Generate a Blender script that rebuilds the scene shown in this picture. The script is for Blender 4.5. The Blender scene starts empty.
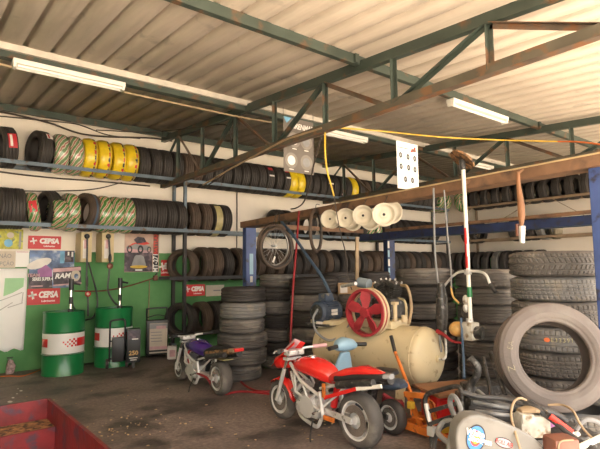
import bpy, bmesh, math, random
from mathutils import Vector, Matrix, noise
random.seed(7)
R = math.radians
PI = math.pi
scene = bpy.context.scene
COL = scene.collection

# ------------------------------------------------------------------ camera
W, H = 600, 449
FPX = 494.0
CAM = Vector((0, 0, 1.45))
AZ, PITCH, ROLL = R(51.2), R(5.2), R(0.7)
_f = Vector((math.cos(AZ) * math.cos(PITCH), math.sin(AZ) * math.cos(PITCH), math.sin(PITCH)))
_r = Vector((math.sin(AZ), -math.cos(AZ), 0))
_u = _r.cross(_f)
CR = _r * math.cos(ROLL) - _u * math.sin(ROLL)
CU = _u * math.cos(ROLL) + _r * math.sin(ROLL)
CF = _f
cd = bpy.data.cameras.new('camera')
cam = bpy.data.objects.new('camera', cd)
COL.objects.link(cam)
cd.sensor_width = 36
cd.lens = FPX / W * 36
cd.clip_start = 0.05
mw = Matrix((CR, CU, -CF)).transposed().to_4x4()
mw.translation = CAM
cam.matrix_world = mw
scene.camera = cam


def ray(px, py):
    return CF + CR * ((px - W / 2) / FPX) + CU * (-(py - H / 2) / FPX)


def P(px, py, X=None, Y=None, Z=None, d=None):
    v = ray(px, py)
    if X is not None: t = (X - CAM.x) / v.x
    elif Y is not None: t = (Y - CAM.y) / v.y
    elif Z is not None: t = (Z - CAM.z) / v.z
    else: t = d
    return CAM + v * t


def proj(p):
    v = Vector(p) - CAM
    z = v.dot(CF)
    return (W / 2 + FPX * v.dot(CR) / z, H / 2 - FPX * v.dot(CU) / z)


# ------------------------------------------------------------------ materials
MATS = {}


def mat(name, col, rough=0.6, metal=0.0, var=0.12, scale=6.0, bump=0.0, bscale=40.0, spot=None, spot_amt=0.0,
        spot_scale=9.0, coat=0.0, alpha=1.0, spec=0.5):
    m = bpy.data.materials.new(name)
    m.use_nodes = True
    nt = m.node_tree
    N, L = nt.nodes, nt.links
    b = N['Principled BSDF']
    b.inputs['Roughness'].default_value = rough
    b.inputs['Metallic'].default_value = metal
    b.inputs['Coat Weight'].default_value = coat
    b.inputs['Specular IOR Level'].default_value = spec
    if alpha < 1: b.inputs['Alpha'].default_value = alpha
    tc = N.new('ShaderNodeTexCoord')
    nz = N.new('ShaderNodeTexNoise')
    nz.inputs['Scale'].default_value = scale
    nz.inputs['Detail'].default_value = 5
    L.new(tc.outputs['Object'], nz.inputs['Vector'])
    rp = N.new('ShaderNodeValToRGB')
    rp.color_ramp.elements[0].position = 0.3
    rp.color_ramp.elements[1].position = 0.7
    rp.color_ramp.elements[0].color = [max(0, c * (1 - var)) for c in col[:3]] + [1]
    rp.color_ramp.elements[1].color = [min(1, c * (1 + var)) for c in col[:3]] + [1]
    L.new(nz.outputs['Fac'], rp.inputs['Fac'])
    out = rp.outputs['Color']
    if spot:
        n2 = N.new('ShaderNodeTexNoise')
        n2.inputs['Scale'].default_value = spot_scale
        n2.inputs['Detail'].default_value = 8
        L.new(tc.outputs['Object'], n2.inputs['Vector'])
        r2 = N.new('ShaderNodeValToRGB')
        r2.color_ramp.elements[0].position = 0.62 - spot_amt * 0.3
        r2.color_ramp.elements[1].position = 0.70 - spot_amt * 0.2
        L.new(n2.outputs['Fac'], r2.inputs['Fac'])
        mx = N.new('ShaderNodeMix')
        mx.data_type = 'RGBA'
        L.new(r2.outputs['Color'], mx.inputs[0])
        L.new(out, mx.inputs[6])
        mx.inputs[7].default_value = list(spot) + [1]
        out = mx.outputs[2]
    L.new(out, b.inputs['Base Color'])
    if bump:
        n3 = N.new('ShaderNodeTexNoise')
        n3.inputs['Scale'].default_value = bscale
        n3.inputs['Detail'].default_value = 6
        L.new(tc.outputs['Object'], n3.inputs['Vector'])
        bp = N.new('ShaderNodeBump')
        bp.inputs['Strength'].default_value = bump
        bp.inputs['Distance'].default_value = 0.01
        L.new(n3.outputs['Fac'], bp.inputs['Height'])
        L.new(bp.outputs['Normal'], b.inputs['Normal'])
    MATS[name] = m
    return m


mat('rubber', (.038, .032, .029), .62, var=.3, scale=5, bump=.25, bscale=90)
mat('rubber_dusty', (.1, .09, .082), .7, var=.3, scale=4, bump=.25, bscale=90, spot=(.19, .17, .15), spot_amt=.25, spot_scale=5)
mat('rubber_brown', (.085, .058, .042), .7, var=.3, scale=4, bump=.25, bscale=90)
mat('rubber_grey', (.15, .145, .14), .65, var=.2, scale=3, bump=.2, bscale=90, spot=(.2, .18, .15), spot_amt=.2)
mat('rubber_old', (.125, .103, .093), .62, var=.18, scale=3, bump=.2, bscale=80, spot=(.16, .14, .125), spot_amt=.2, spot_scale=4)
mat('rubber_pale', (.33, .28, .2), .7, var=.2)
mat('film_yellow', (.78, .55, .02), .35, var=.15, scale=10, bump=.5, bscale=35, coat=.3)
mat('film_tan', (.42, .36, .17), .35, var=.25, scale=12, bump=.4, coat=.3)
mat('film_dark', (.09, .05, .04), .5)
mat('sticker_white', (.75, .7, .65), .5)
mat('sticker_red', (.55, .03, .04), .5, var=.1)
mat('steel_olive', (.095, .083, .06), .6, var=.25, scale=4, spot=(.17, .09, .045), spot_amt=.3, spot_scale=6)
mat('steel_green', (.048, .064, .052), .5, var=.25, scale=3, spot=(.14, .075, .04), spot_amt=.2, spot_scale=5)
mat('steel_brown', (.13, .095, .07), .6, var=.3, scale=5, spot=(.2, .09, .04), spot_amt=.5, spot_scale=7)
mat('steel_silver', (.62, .57, .5), .55, .15, var=.12, scale=8)
mat('steel_rail', (.12, .16, .2), .5, .1, var=.25, scale=4, spot=(.12, .08, .05), spot_amt=.15)
mat('steel_dark', (.035, .032, .034), .55, .1, var=.3)
mat('steel_raw', (.3, .28, .26), .4, .7, var=.25, scale=10, spot=(.16, .1, .06), spot_amt=.2)
mat('rail_ochre', (.28, .2, .13), .6, var=.25, scale=5)
mat('post_blue', (.05, .085, .24), .45, var=.2, scale=5, spot=(.03, .03, .05), spot_amt=.2)
mat('lift_blue', (.025, .04, .11), .45, var=.25, scale=5, spot=(.03, .03, .05), spot_amt=.3)
mat('lift_rust', (.22, .12, .066), .65, var=.3, scale=4, bump=.3, spot=(.1, .06, .04), spot_amt=.4, spot_scale=4)
mat('lift_edge', (.5, .37, .2), .6, var=.25, scale=6)
mat('white_paint', (.78, .75, .68), .5, var=.05)
mat('tube_white', (.85, .83, .78), .3, var=.02)
mat('cream_box', (.6, .48, .27), .5, var=.08)
mat('drum_green', (.012, .17, .05), .3, var=.1, scale=3, coat=.3)
mat('drum_white', (.75, .73, .7), .35, var=.04)
mat('red_paint', (.6, .02, .02), .35, var=.12, coat=.3)
mat('moto_red', (.7, .025, .02), .22, var=.08, coat=.6)
mat('tray_red', (.17, .011, .014), .5, var=.3, scale=7, bump=.3, bscale=25, spot=(.07, .03, .05), spot_amt=.3, spot_scale=9, coat=.1)
mat('rust_wood', (.3, .16, .07), .8, var=.5, scale=25, bump=.6, bscale=60, spot=(.05, .03, .02), spot_amt=.5, spot_scale=20)
mat('purple', (.05, .02, .16), .25, var=.2, coat=.5)
mat('rim_silver', (.78, .77, .75), .35, .15, var=.1, scale=15)
mat('silver', (.7, .69, .67), .3, .3, var=.12)
mat('alloy', (.6, .59, .57), .42, .35, var=.2, scale=15, spot=(.2, .18, .16), spot_amt=.2, spot_scale=20)
mat('chrome', (.75, .74, .72), .15, .95, var=.05)
mat('black_plastic', (.02, .02, .021), .4, var=.2)
mat('dark_metal', (.055, .052, .05), .45, .4, var=.5, scale=18, spot=(.18, .17, .16), spot_amt=.2, spot_scale=25)
mat('beige_tank', (.6, .5, .31), .42, var=.07, scale=3, spot=(.35, .26, .15), spot_amt=.05, spot_scale=11)
mat('motor_blue', (.05, .07, .11), .5, .2, var=.3, spot=(.25, .22, .16), spot_amt=.12)
mat('flywheel_red', (.34, .03, .04), .45, var=.3, scale=8)
mat('belt_tan', (.55, .44, .28), .6, var=.1)
mat('scooter_blue', (.28, .45, .58), .4, var=.08)
mat('orange', (.62, .17, .025), .45, var=.2, scale=12, spot=(.2, .07, .03), spot_amt=.12, spot_scale=25)
mat('amber', (.6, .36, .12), .4, var=.25, scale=20)
mat('hose_red', (.3, .02, .025), .5, var=.15)
mat('hose_blue', (.06, .1, .16), .5, var=.15)
mat('hose_black', (.055, .054, .056), .38, var=.3)
mat('hose_grey', (.22, .22, .22), .45, var=.25, scale=12)
mat('cable_tan', (.35, .25, .15), .6, var=.2)
mat('cable_yellow', (.7, .45, .05), .5, var=.15)
mat('cable_orange', (.65, .16, .03), .5)
mat('cable_dark', (.06, .045, .035), .6)
mat('rim_cream', (.68, .62, .5), .45, var=.06)
mat('hole_dark', (.02, .018, .016), .8)
mat('paper', (.93, .91, .88), .7, var=.03, scale=3, bump=.15, bscale=6)
mat('paper_dim', (.62, .54, .44), .7, var=.1)
mat('paper_green', (.4, .68, .38), .7, var=.05)
mat('paper_line', (.55, .52, .5), .7)
mat('sign_red', (.55, .022, .025), .45, var=.06)
mat('sign_white', (.85, .8, .76), .5)
mat('ink', (.03, .03, .035), .6)
mat('ink_grey', (.25, .24, .25), .6)
mat('pic_blue', (.12, .19, .36), .5, var=.9, scale=4, spot=(.6, .66, .75), spot_amt=.35, spot_scale=5)
mat('pic_cyan', (.16, .4, .6), .5, var=.3, scale=8)
mat('pic_dark', (.06, .045, .06), .5, var=.6, scale=10, spot=(.2, .14, .16), spot_amt=.3)
mat('pic_purple', (.35, .13, .33), .5, var=.3)
mat('pic_pink', (.6, .36, .38), .5, var=.3)
mat('pic_yellow', (.55, .52, .08), .6, var=.4, scale=12, spot=(.22, .27, .18), spot_amt=.3, spot_scale=14)
mat('pic_beige', (.55, .38, .3), .6, var=.3, scale=4)
mat('pic_grey', (.3, .3, .3), .6, var=.2)
mat('banner_grey', (.17, .145, .125), .35, var=.12, scale=4, coat=.2)
mat('banner_tyre', (.28, .25, .22), .4, var=.2)
mat('plywood', (.24, .11, .05), .6, var=.3, scale=5)
mat('cardboard', (.42, .27, .15), .8, var=.12)
mat('guard_grey', (.2, .19, .172), .45, var=.1, scale=6, spot=(.15, .13, .11), spot_amt=.15)
mat('logo_blue', (.05, .22, .6), .5, var=.03)
mat('logo_orange', (.8, .3, .03), .5, var=.03)
mat('logo_red', (.7, .06, .04), .5, var=.03)
mat('wood_chip', (.5, .36, .2), .8, var=.3)
mat('glass_grey', (.25, .3, .33), .15, var=.1)
mat('brown_cast', (.2, .075, .045), .4, var=.25, scale=10, coat=.2)
mat('grimy_white', (.5, .47, .4), .6, var=.25, scale=18, spot=(.2, .14, .08), spot_amt=.3, spot_scale=14)
mat('rag', (.35, .25, .24), .9, var=.5, scale=30)
mat('yellow_mark', (.42, .38, .22), .7)
mat('orange_mark', (.7, .17, .06), .7)


def film_stripes(name, a, b2, c):
    m = mat(name, a, .22, var=.1, coat=.5, bump=.5, bscale=30)
    nt = m.node_tree
    N, L = nt.nodes, nt.links
    uv = N.new('ShaderNodeUVMap')
    mp = N.new('ShaderNodeMapping')
    mp.inputs['Scale'].default_value = (8, 2.3, 1)
    L.new(uv.outputs['UV'], mp.inputs['Vector'])
    w = N.new('ShaderNodeTexWave')
    w.bands_direction = 'DIAGONAL'
    w.inputs['Scale'].default_value = 1.0
    w.inputs['Distortion'].default_value = 2.5
    w.inputs['Detail'].default_value = 2
    w.inputs['Detail Scale'].default_value = 1.6
    L.new(mp.outputs['Vector'], w.inputs['Vector'])
    rp = N.new('ShaderNodeValToRGB')
    rp.color_ramp.interpolation = 'CONSTANT'
    e = rp.color_ramp.elements
    e[0].position, e[0].color = 0, list(a) + [1]
    e[1].position, e[1].color = .42, list(b2) + [1]
    x = e.new(.9)
    x.color = list(c) + [1]
    L.new(w.outputs['Fac'], rp.inputs['Fac'])
    L.new(rp.outputs['Color'], N['Principled BSDF'].inputs['Base Color'])


film_stripes('film_green', (.07, .2, .05), (.5, .48, .33), (.42, .13, .1))
film_stripes('film_green_light', (.16, .25, .12), (.58, .52, .4), (.42, .14, .13))


def floor_mat():
    m = mat('floor_concrete', (.19, .155, .14), .55, var=.35, scale=1.1, bump=.5, bscale=30,
            spot=(.06, .05, .047), spot_amt=.4, spot_scale=1.5)
    nt = m.node_tree
    N, L = nt.nodes, nt.links
    b = N['Principled BSDF']
    old = b.inputs['Base Color'].links[0].from_socket
    geo = N.new('ShaderNodeNewGeometry')
    sx = N.new('ShaderNodeSeparateXYZ')
    L.new(geo.outputs['Position'], sx.inputs[0])
    # unseen yard outside the roof, made pale to bounce sun onto the ceiling
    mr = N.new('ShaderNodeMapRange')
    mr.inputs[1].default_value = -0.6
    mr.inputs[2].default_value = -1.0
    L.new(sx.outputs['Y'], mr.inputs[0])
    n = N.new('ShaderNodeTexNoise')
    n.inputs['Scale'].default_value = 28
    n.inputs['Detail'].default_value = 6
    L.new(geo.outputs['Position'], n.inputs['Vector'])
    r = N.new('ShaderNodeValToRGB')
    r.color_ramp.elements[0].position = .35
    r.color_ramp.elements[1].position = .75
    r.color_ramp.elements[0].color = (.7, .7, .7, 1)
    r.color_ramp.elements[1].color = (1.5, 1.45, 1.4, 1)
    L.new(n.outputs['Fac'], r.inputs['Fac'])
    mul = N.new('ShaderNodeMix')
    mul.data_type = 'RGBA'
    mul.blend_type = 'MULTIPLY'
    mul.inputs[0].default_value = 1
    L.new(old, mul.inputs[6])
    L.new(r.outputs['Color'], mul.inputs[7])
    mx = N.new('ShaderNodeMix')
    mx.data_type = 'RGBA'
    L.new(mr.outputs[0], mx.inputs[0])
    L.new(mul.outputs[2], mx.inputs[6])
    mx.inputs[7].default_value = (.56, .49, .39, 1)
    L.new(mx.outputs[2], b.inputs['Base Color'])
    # worn, slightly polished patches
    rr = N.new('ShaderNodeMapRange')
    rr.inputs[3].default_value = .42
    rr.inputs[4].default_value = .75
    L.new(n.outputs['Fac'], rr.inputs[0])
    L.new(rr.outputs[0], b.inputs['Roughness'])


def wall_mat():
    m = mat('wall_plaster', (.8, .72, .62), .8, var=.06, scale=1.2, bump=.5, bscale=5)
    nt = m.node_tree
    N, L = nt.nodes, nt.links
    b = N['Principled BSDF']
    old = b.inputs['Base Color'].links[0].from_socket
    geo = N.new('ShaderNodeNewGeometry')
    sx = N.new('ShaderNodeSeparateXYZ')
    L.new(geo.outputs['Position'], sx.inputs[0])
    n = N.new('ShaderNodeTexNoise')
    n.inputs['Scale'].default_value = 3
    n.inputs['Detail'].default_value = 6
    L.new(geo.outputs['Position'], n.inputs['Vector'])
    ma = N.new('ShaderNodeMath')
    ma.operation = 'MULTIPLY_ADD'
    L.new(n.outputs['Fac'], ma.inputs[0])
    ma.inputs[1].default_value = .04
    L.new(sx.outputs['Z'], ma.inputs[2])
    lt = N.new('ShaderNodeMath')
    lt.operation = 'LESS_THAN'
    L.new(ma.outputs[0], lt.inputs[0])
    lt.inputs[1].default_value = 1.79
    gr = N.new('ShaderNodeValToRGB')
    gr.color_ramp.elements[0].position = .35
    gr.color_ramp.elements[1].position = .75
    gr.color_ramp.elements[0].color = (.085, .25, .085, 1)
    gr.color_ramp.elements[1].color = (.14, .34, .13, 1)
    L.new(n.outputs['Fac'], gr.inputs['Fac'])
    mx = N.new('ShaderNodeMix')
    mx.data_type = 'RGBA'
    L.new(lt.outputs[0], mx.inputs[0])
    L.new(old, mx.inputs[6])
    L.new(gr.outputs['Color'], mx.inputs[7])
    L.new(mx.outputs[2], b.inputs['Base Color'])


def roof_mat():
    m = mat('roof_sheet', (.55, .47, .385), .6, .1, var=.1, scale=1.2, bump=.3, bscale=25,
            spot=(.42, .36, .3), spot_amt=.0, spot_scale=3)
    nt = m.node_tree
    N, L = nt.nodes, nt.links
    b = N['Principled BSDF']
    old = b.inputs['Base Color'].links[0].from_socket
    tc = N.new('ShaderNodeTexCoord')
    mp = N.new('ShaderNodeMapping')
    mp.inputs['Scale'].default_value = (30, 3, 1)
    mp.inputs['Rotation'].default_value = (0, 0, R(35))
    L.new(tc.outputs['Object'], mp.inputs['Vector'])
    n = N.new('ShaderNodeTexNoise')
    n.inputs['Scale'].default_value = 1
    n.inputs['Detail'].default_value = 7
    L.new(mp.outputs['Vector'], n.inputs['Vector'])
    r = N.new('ShaderNodeValToRGB')
    r.color_ramp.elements[0].position = .3
    r.color_ramp.elements[1].position = .75
    r.color_ramp.elements[0].color = (.93, .925, .92, 1)
    r.color_ramp.elements[1].color = (1.05, 1.05, 1.05, 1)
    L.new(n.outputs['Fac'], r.inputs['Fac'])
    mul = N.new('ShaderNodeMix')
    mul.data_type = 'RGBA'
    mul.blend_type = 'MULTIPLY'
    mul.inputs[0].default_value = 1
    L.new(old, mul.inputs[6])
    L.new(r.outputs['Color'], mul.inputs[7])
    L.new(mul.outputs[2], b.inputs['Base Color'])


floor_mat(); wall_mat(); roof_mat()


# ------------------------------------------------------------------ mesh helpers
def spline(pts, n=8):
    pts = [Vector(p) for p in pts]
    if len(pts) < 3: return pts
    out = []
    q = [pts[0] * 2 - pts[1]] + pts + [pts[-1] * 2 - pts[-2]]
    for i in range(1, len(q) - 2):
        a, b, c, d = q[i - 1], q[i], q[i + 1], q[i + 2]
        for k in range(n):
            t = k / n
            out.append(0.5 * ((2 * b) + (c - a) * t + (2 * a - 5 * b + 4 * c - d) * t * t + (3 * b - a - 3 * c + d) * t ** 3))
    out.append(pts[-1])
    return out


def frame_z(p0, p1):
    z = (Vector(p1) - Vector(p0)).normalized()
    x = z.orthogonal().normalized()
    y = z.cross(x)
    m = Matrix((x, y, z)).transposed().to_4x4()
    m.translation = Vector(p0)
    return m


class MB:
    BASE = Matrix()

    def __init__(self, M=None):
        self.bm = bmesh.new()
        self.uv = self.bm.loops.layers.uv.new('UVMap')
        self.mats = []
        self.M = MB.BASE @ (M or Matrix())

    def mi(self, m):
        if m not in self.mats: self.mats.append(m)
        return self.mats.index(m)

    def v(self, co, M=None):
        co = Vector(co)
        if M is not None: co = M @ co
        return self.bm.verts.new(self.M @ co)

    def f(self, vs, m):
        try:
            fc = self.bm.faces.new(vs)
        except ValueError:
            return None
        fc.material_index = self.mi(m)
        fc.smooth = True
        return fc

    def box(self, c, s, m, M=None, bevel=0.0, top=1.0):
        """box centred c, size s; top = scale of the top face"""
        c = Vector(c)
        x, y, z = s[0] / 2, s[1] / 2, s[2] / 2
        vs = []
        for dz in (-1, 1):
            k = top if dz > 0 else 1
            for dx, dy in ((-1, -1), (1, -1), (1, 1), (-1, 1)):
                vs.append(self.v(c + Vector((dx * x * k, dy * y * k, dz * z)), M))
        F = [(3, 2, 1, 0), (4, 5, 6, 7), (0, 1, 5, 4), (1, 2, 6, 5), (2, 3, 7, 6), (3, 0, 4, 7)]
        fs = [self.f([vs[i] for i in q], m) for q in F]
        if bevel:
            es = {e for fc in fs for e in fc.edges}
            r = bmesh.ops.bevel(self.bm, geom=list(es), offset=bevel, segments=2, profile=.6, affect='EDGES')
            for fc in r['faces']:
                fc.material_index = self.mi(m); fc.smooth = True
        return self

    def bar(self, p0, p1, w, h, m, up=(0, 0, 1)):
        """square section bar from p0 to p1, w sideways, h along up"""
        p0, p1 = Vector(p0), Vector(p1)
        d = (p1 - p0)
        L = d.length
        x = d.normalized()
        u = Vector(up)
        y = u.cross(x)
        if y.length < 1e-4: y = Vector((0, 1, 0)).cross(x)
        y.normalize()
        z = x.cross(y)
        M = Matrix((x, y, z)).transposed().to_4x4()
        M.translation = (p0 + p1) / 2
        return self.box((0, 0, 0), (L, w, h), m, M)

    def angle(self, p0, p1, s, t, m, up=(0, 0, 1), flip=1):
        """L section steel angle"""
        p0, p1 = Vector(p0), Vector(p1)
        d = (p1 - p0).normalized()
        u = Vector(up)
        y = u.cross(d)
        if y.length < 1e-4: y = Vector((0, 1, 0)).cross(d)
        y.normalize()
        z = d.cross(y)
        self.bar(p0 + y * flip * s / 2, p1 + y * flip * s / 2, s, t, m, up)
        self.bar(p0 - z * s / 2, p1 - z * s / 2, t, s, m, up)
        return self

    def lathe(self, prof, m, M=None, seg=24, closed=False, a0=0, a1=2 * PI, mfun=None):
        full = abs(a1 - a0 - 2 * PI) < 1e-6
        n = seg if full else seg + 1
        rings = []
        for (r, z) in prof:
            if r < 1e-6:
                rings.append([self.v((0, 0, z), M)])
            else:
                rings.append([self.v((r * math.cos(a0 + (a1 - a0) * k / seg), r * math.sin(a0 + (a1 - a0) * k / seg), z), M) for k in range(n)])
        np_ = len(prof)
        for i in range(np_ if closed else np_ - 1):
            A, B = rings[i], rings[(i + 1) % np_]
            for k in range(seg):
                k2 = (k + 1) % n
                mm = mfun(i, k) if mfun else m
                if len(A) == 1 and len(B) == 1: continue
                if len(A) == 1: fc = self.f([A[0], B[k], B[k2]][::-1], mm); continue
                if len(B) == 1: fc = self.f([A[k], A[k2], B[0]], mm); continue
                fc = self.f([A[k], A[k2], B[k2], B[k]], mm)
                if fc:
                    us = [(k / seg, i / np_), ((k + 1) / seg, i / np_), ((k + 1) / seg, (i + 1) / np_), (k / seg, (i + 1) / np_)]
                    for lp, u in zip(fc.loops, us): lp[self.uv].uv = u
        return self

    def cyl(self, p0, p1, r, m, r2=None, seg=16, cap=True):
        M = frame_z(p0, p1)
        L = (Vector(p1) - Vector(p0)).length
        r2 = r if r2 is None else r2
        pr = [(r, 0), (r2, L)]
        if cap: pr = [(0, 0)] + pr + [(0, L)]
        return self.lathe(pr, m, M, seg)

    def tube(self, pts, r, m, seg=8, smooth=True, n=6, closed=False):
        pts = spline(pts, n) if smooth else [Vector(p) for p in pts]
        rs = r if isinstance(r, (list, tuple)) else None
        N = len(pts)
        t = (pts[1] - pts[0]).normalized()
        x = t.orthogonal().normalized()
        rings = []
        for i, p in enumerate(pts):
            if i == 0: tt = pts[1] - pts[0]
            elif i == N - 1: tt = pts[-1] - pts[-2]
            else: tt = pts[i + 1] - pts[i - 1]
            tt.normalize()
            x = x - tt * x.dot(tt)
            if x.length < 1e-5: x = tt.orthogonal()
            x.normalize()
            y = tt.cross(x)
            rr = r if rs is None else rs[0] + (rs[1] - rs[0]) * i / (N - 1)
            rings.append([self.v(p + x * rr * math.cos(2 * PI * k / seg) + y * rr * math.sin(2 * PI * k / seg)) for k in range(seg)])
        for i in range(N - 1):
            for k in range(seg):
                k2 = (k + 1) % seg
                self.f([rings[i][k], rings[i][k2], rings[i + 1][k2], rings[i + 1][k]], m)
        self.f(rings[0][::-1], m)
        self.f(rings[-1], m)
        return self

    def loft(self, secs, m, seg=20, n=2.6, M=None, axis='x'):
        """secs: (s, yc, zc, hw, hh): superellipse sections along x"""
        rings = []
        for (s, yc, zc, hw, hh) in secs:
            ring = []
            for k in range(seg):
                a = 2 * PI * k / seg
                ca, sa = math.cos(a), math.sin(a)
                y = yc + hw * math.copysign(abs(ca) ** (2 / n), ca)
                z = zc + hh * math.copysign(abs(sa) ** (2 / n), sa)
                ring.append(self.v((s, y, z) if axis == 'x' else (y, z, s), M))
            rings.append(ring)
        for i in range(len(rings) - 1):
            for k in range(seg):
                k2 = (k + 1) % seg
                self.f([rings[i][k], rings[i][k2], rings[i + 1][k2], rings[i + 1][k]], m)
        self.f(rings[0][::-1], m)
        self.f(rings[-1], m)
        return self

    def prism(self, poly, d, m, M=None, m_side=None):
        """poly in local xy, extruded +z by d"""
        a = [self.v((x, y, 0), M) for x, y in poly]
        b = [self.v((x, y, d), M) for x, y in poly]
        self.f(a[::-1], m)
        self.f(b, m)
        n = len(poly)
        for i in range(n):
            self.f([a[i], a[(i + 1) % n], b[(i + 1) % n], b[i]], m_side or m)
        return self

    def ball(self, c, r, m, M=None, seg=16, rings=10):
        r = (r, r, r) if not isinstance(r, (tuple, list)) else r
        T = (M or Matrix()) @ Matrix.Translation(c) @ Matrix.Diagonal((r[0], r[1], r[2], 1))
        pr = [(math.sin(PI * i / rings), -math.cos(PI * i / rings)) for i in range(rings + 1)]
        pr[0] = (0, -1); pr[-1] = (0, 1)
        return self.lathe(pr, m, T, seg)

    def text(self, s, size, m, M, depth=.001, align='CENTER', shear=0, bold=0.0, xs=1.0):
        cu = bpy.data.curves.new('t', 'FONT')
        cu.body = s
        cu.size = size
        cu.align_x = align
        cu.align_y = 'CENTER'
        cu.extrude = depth
        cu.offset = bold
        cu.shear = shear
        cu.resolution_u = 2
        o = bpy.data.objects.new('t', cu)
        COL.objects.link(o)
        dg = bpy.context.evaluated_depsgraph_get()
        me = bpy.data.meshes.new_from_object(o.evaluated_get(dg))
        bpy.data.objects.remove(o)
        T = self.M @ M @ Matrix.Diagonal((xs, 1, 1, 1))
        vs = [self.bm.verts.new(T @ v.co) for v in me.vertices]
        for p in me.polygons:
            fc = self.f([vs[i] for i in p.vertices], m)
            if fc: fc.smooth = False
        bpy.data.meshes.remove(me)
        return self

    def build(self, name, parent=None, origin=None, sharp=35, rot=None):
        bm = self.bm
        bmesh.ops.recalc_face_normals(bm, faces=bm.faces)
        me = bpy.data.meshes.new(name)
        o = bpy.data.objects.new(name, me)
        if parent is not None:
            bm.transform(parent_matrix(parent).inverted())
            o.parent = parent
        elif origin is not None:
            T = Matrix.Translation(origin)
            if rot is not None: T = T @ rot.to_4x4()
            bm.transform(T.inverted())
            o.matrix_world = T
        bm.to_mesh(me)
        bm.free()
        for m in self.mats: me.materials.append(MATS[m])
        me.set_sharp_from_angle(angle=R(sharp))
        COL.objects.link(o)
        return o


def parent_matrix(o):
    M = o.matrix_basis.copy()
    while o.parent is not None:
        o = o.parent
        M = o.matrix_basis @ M
    return M


def tag(o, label, cat, group=None, kind=None):
    if label: o['label'] = label
    if cat: o['category'] = cat
    if group: o['group'] = group
    if kind: o['kind'] = kind
    return o


def struct(o):
    o['kind'] = 'structure'
    return o


def thing(name, label, cat, M, group=None):
    if isinstance(M, Vector) or isinstance(M, tuple): M = Matrix.Translation(M)
    o = bpy.data.objects.new(name, None)
    o.empty_display_size = .1
    COL.objects.link(o)
    o.matrix_basis = M
    return tag(o, label, cat, group)


def copy_tree(o, M=None):
    c = o.copy()
    COL.objects.link(c)
    if M is not None: c.matrix_basis = M
    for ch in list(o.children):
        k = ch.copy()
        COL.objects.link(k)
        k.parent = c
        for g in list(ch.children):
            q = g.copy()
            COL.objects.link(q)
            q.parent = k
    return c


def zrot(loc, a):
    return Matrix.Translation(loc) @ Matrix.Rotation(a, 4, 'Z')


ORD = 'first second third fourth fifth sixth seventh eighth ninth tenth eleventh twelfth thirteenth fourteenth fifteenth sixteenth seventeenth eighteenth nineteenth twentieth'.split() + \
      ['twenty-' + w for w in 'first second third fourth fifth sixth seventh eighth ninth'.split()] + ['thirtieth']

# ------------------------------------------------------------------ setting
YW, XB = 8.45, 12.2            # back wall plane, right wall plane
XL = -3.2


def zc(y):                      # underside line of the purlins = top of the truss chord
    return 3.37 + .061 * y


b = MB()
b.box((5, -9, -.05), (44, 36, .1), 'floor_concrete')
struct(b.build('floor', origin=(0, 0, 0)))

b = MB()
b.box(((XL + XB) / 2 + .1, YW + .1, 2.1), (XB - XL + .2, .2, 4.2), 'wall_plaster')
struct(b.build('wall_back', origin=(0, 0, 0)))
b = MB()
b.box((XB + .1, 4.0, 2.1), (.2, 8.9, 4.2), 'wall_plaster')
struct(b.build('wall_right', origin=(0, 0, 0)))
b = MB()
b.box((XL - .1, 4.0, 2.1), (.2, 8.9, 4.2), 'wall_plaster')
struct(b.build('wall_left', origin=(0, 0, 0)))

# trapezoidal roof sheet, ribs run down the slope
b = MB()
Yf, Yb = -.7, YW + .1
x = XL
prof = []
while x < XB + .1:
    prof += [(x, 0), (x + .187, 0), (x + .2, .055), (x + .244, .055)]
    x += .257
prof.append((x, 0))
lo = []
for yy in (Yf, Yb):
    lo.append([b.v((px_, yy, zc(yy) + .05 + h)) for px_, h in prof])
for i in range(len(prof) - 1):
    b.f([lo[0][i], lo[0][i + 1], lo[1][i + 1], lo[1][i]], 'roof_sheet')
ro = b.build('ceiling', origin=(0, 0, 3.4), sharp=20)
md = ro.modifiers.new('thick', 'SOLIDIFY')
md.thickness = .004
md.offset = 0
struct(ro)

# purlins
def purlin(Y, silver, label):
    M = Vector((XL, Y, zc(Y)))
    t = thing('roof_purlin', label, 'roof beam', M, 'purlins under the sheet roof')
    x0, x1 = XL + .02, XB - .02
    z = zc(Y)
    b = MB()
    if silver:
        b.bar((x0, Y - .05, z + .012), (x1, Y - .05, z + .012), .04, .072, 'steel_silver')
        b.build('upper_channel', t)
        b = MB()
        b.bar((x0, Y + .03, z - .045), (x1, Y + .03, z - .045), .1, .085, 'steel_green')
        b.build('lower_beam', t)
    else:
        b.bar((x0, Y, z), (x1, Y, z), .06, .1, 'steel_green')
        b.build('beam', t)
        for xx in (3.5, 7.4, 11.3):
            b = MB()
            b.box((xx, Y - .045, z), (.05, .03, .09), 'steel_green')
            b.build('cleat', t)
    return t


purlin(3.45, False, 'plain green steel roof purlin nearest the camera')
purlin(5.62, True, 'green roof purlin with a pale silver channel along its top')
purlin(8.2, False, 'dark green roof purlin running along the top of the back wall')

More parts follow.
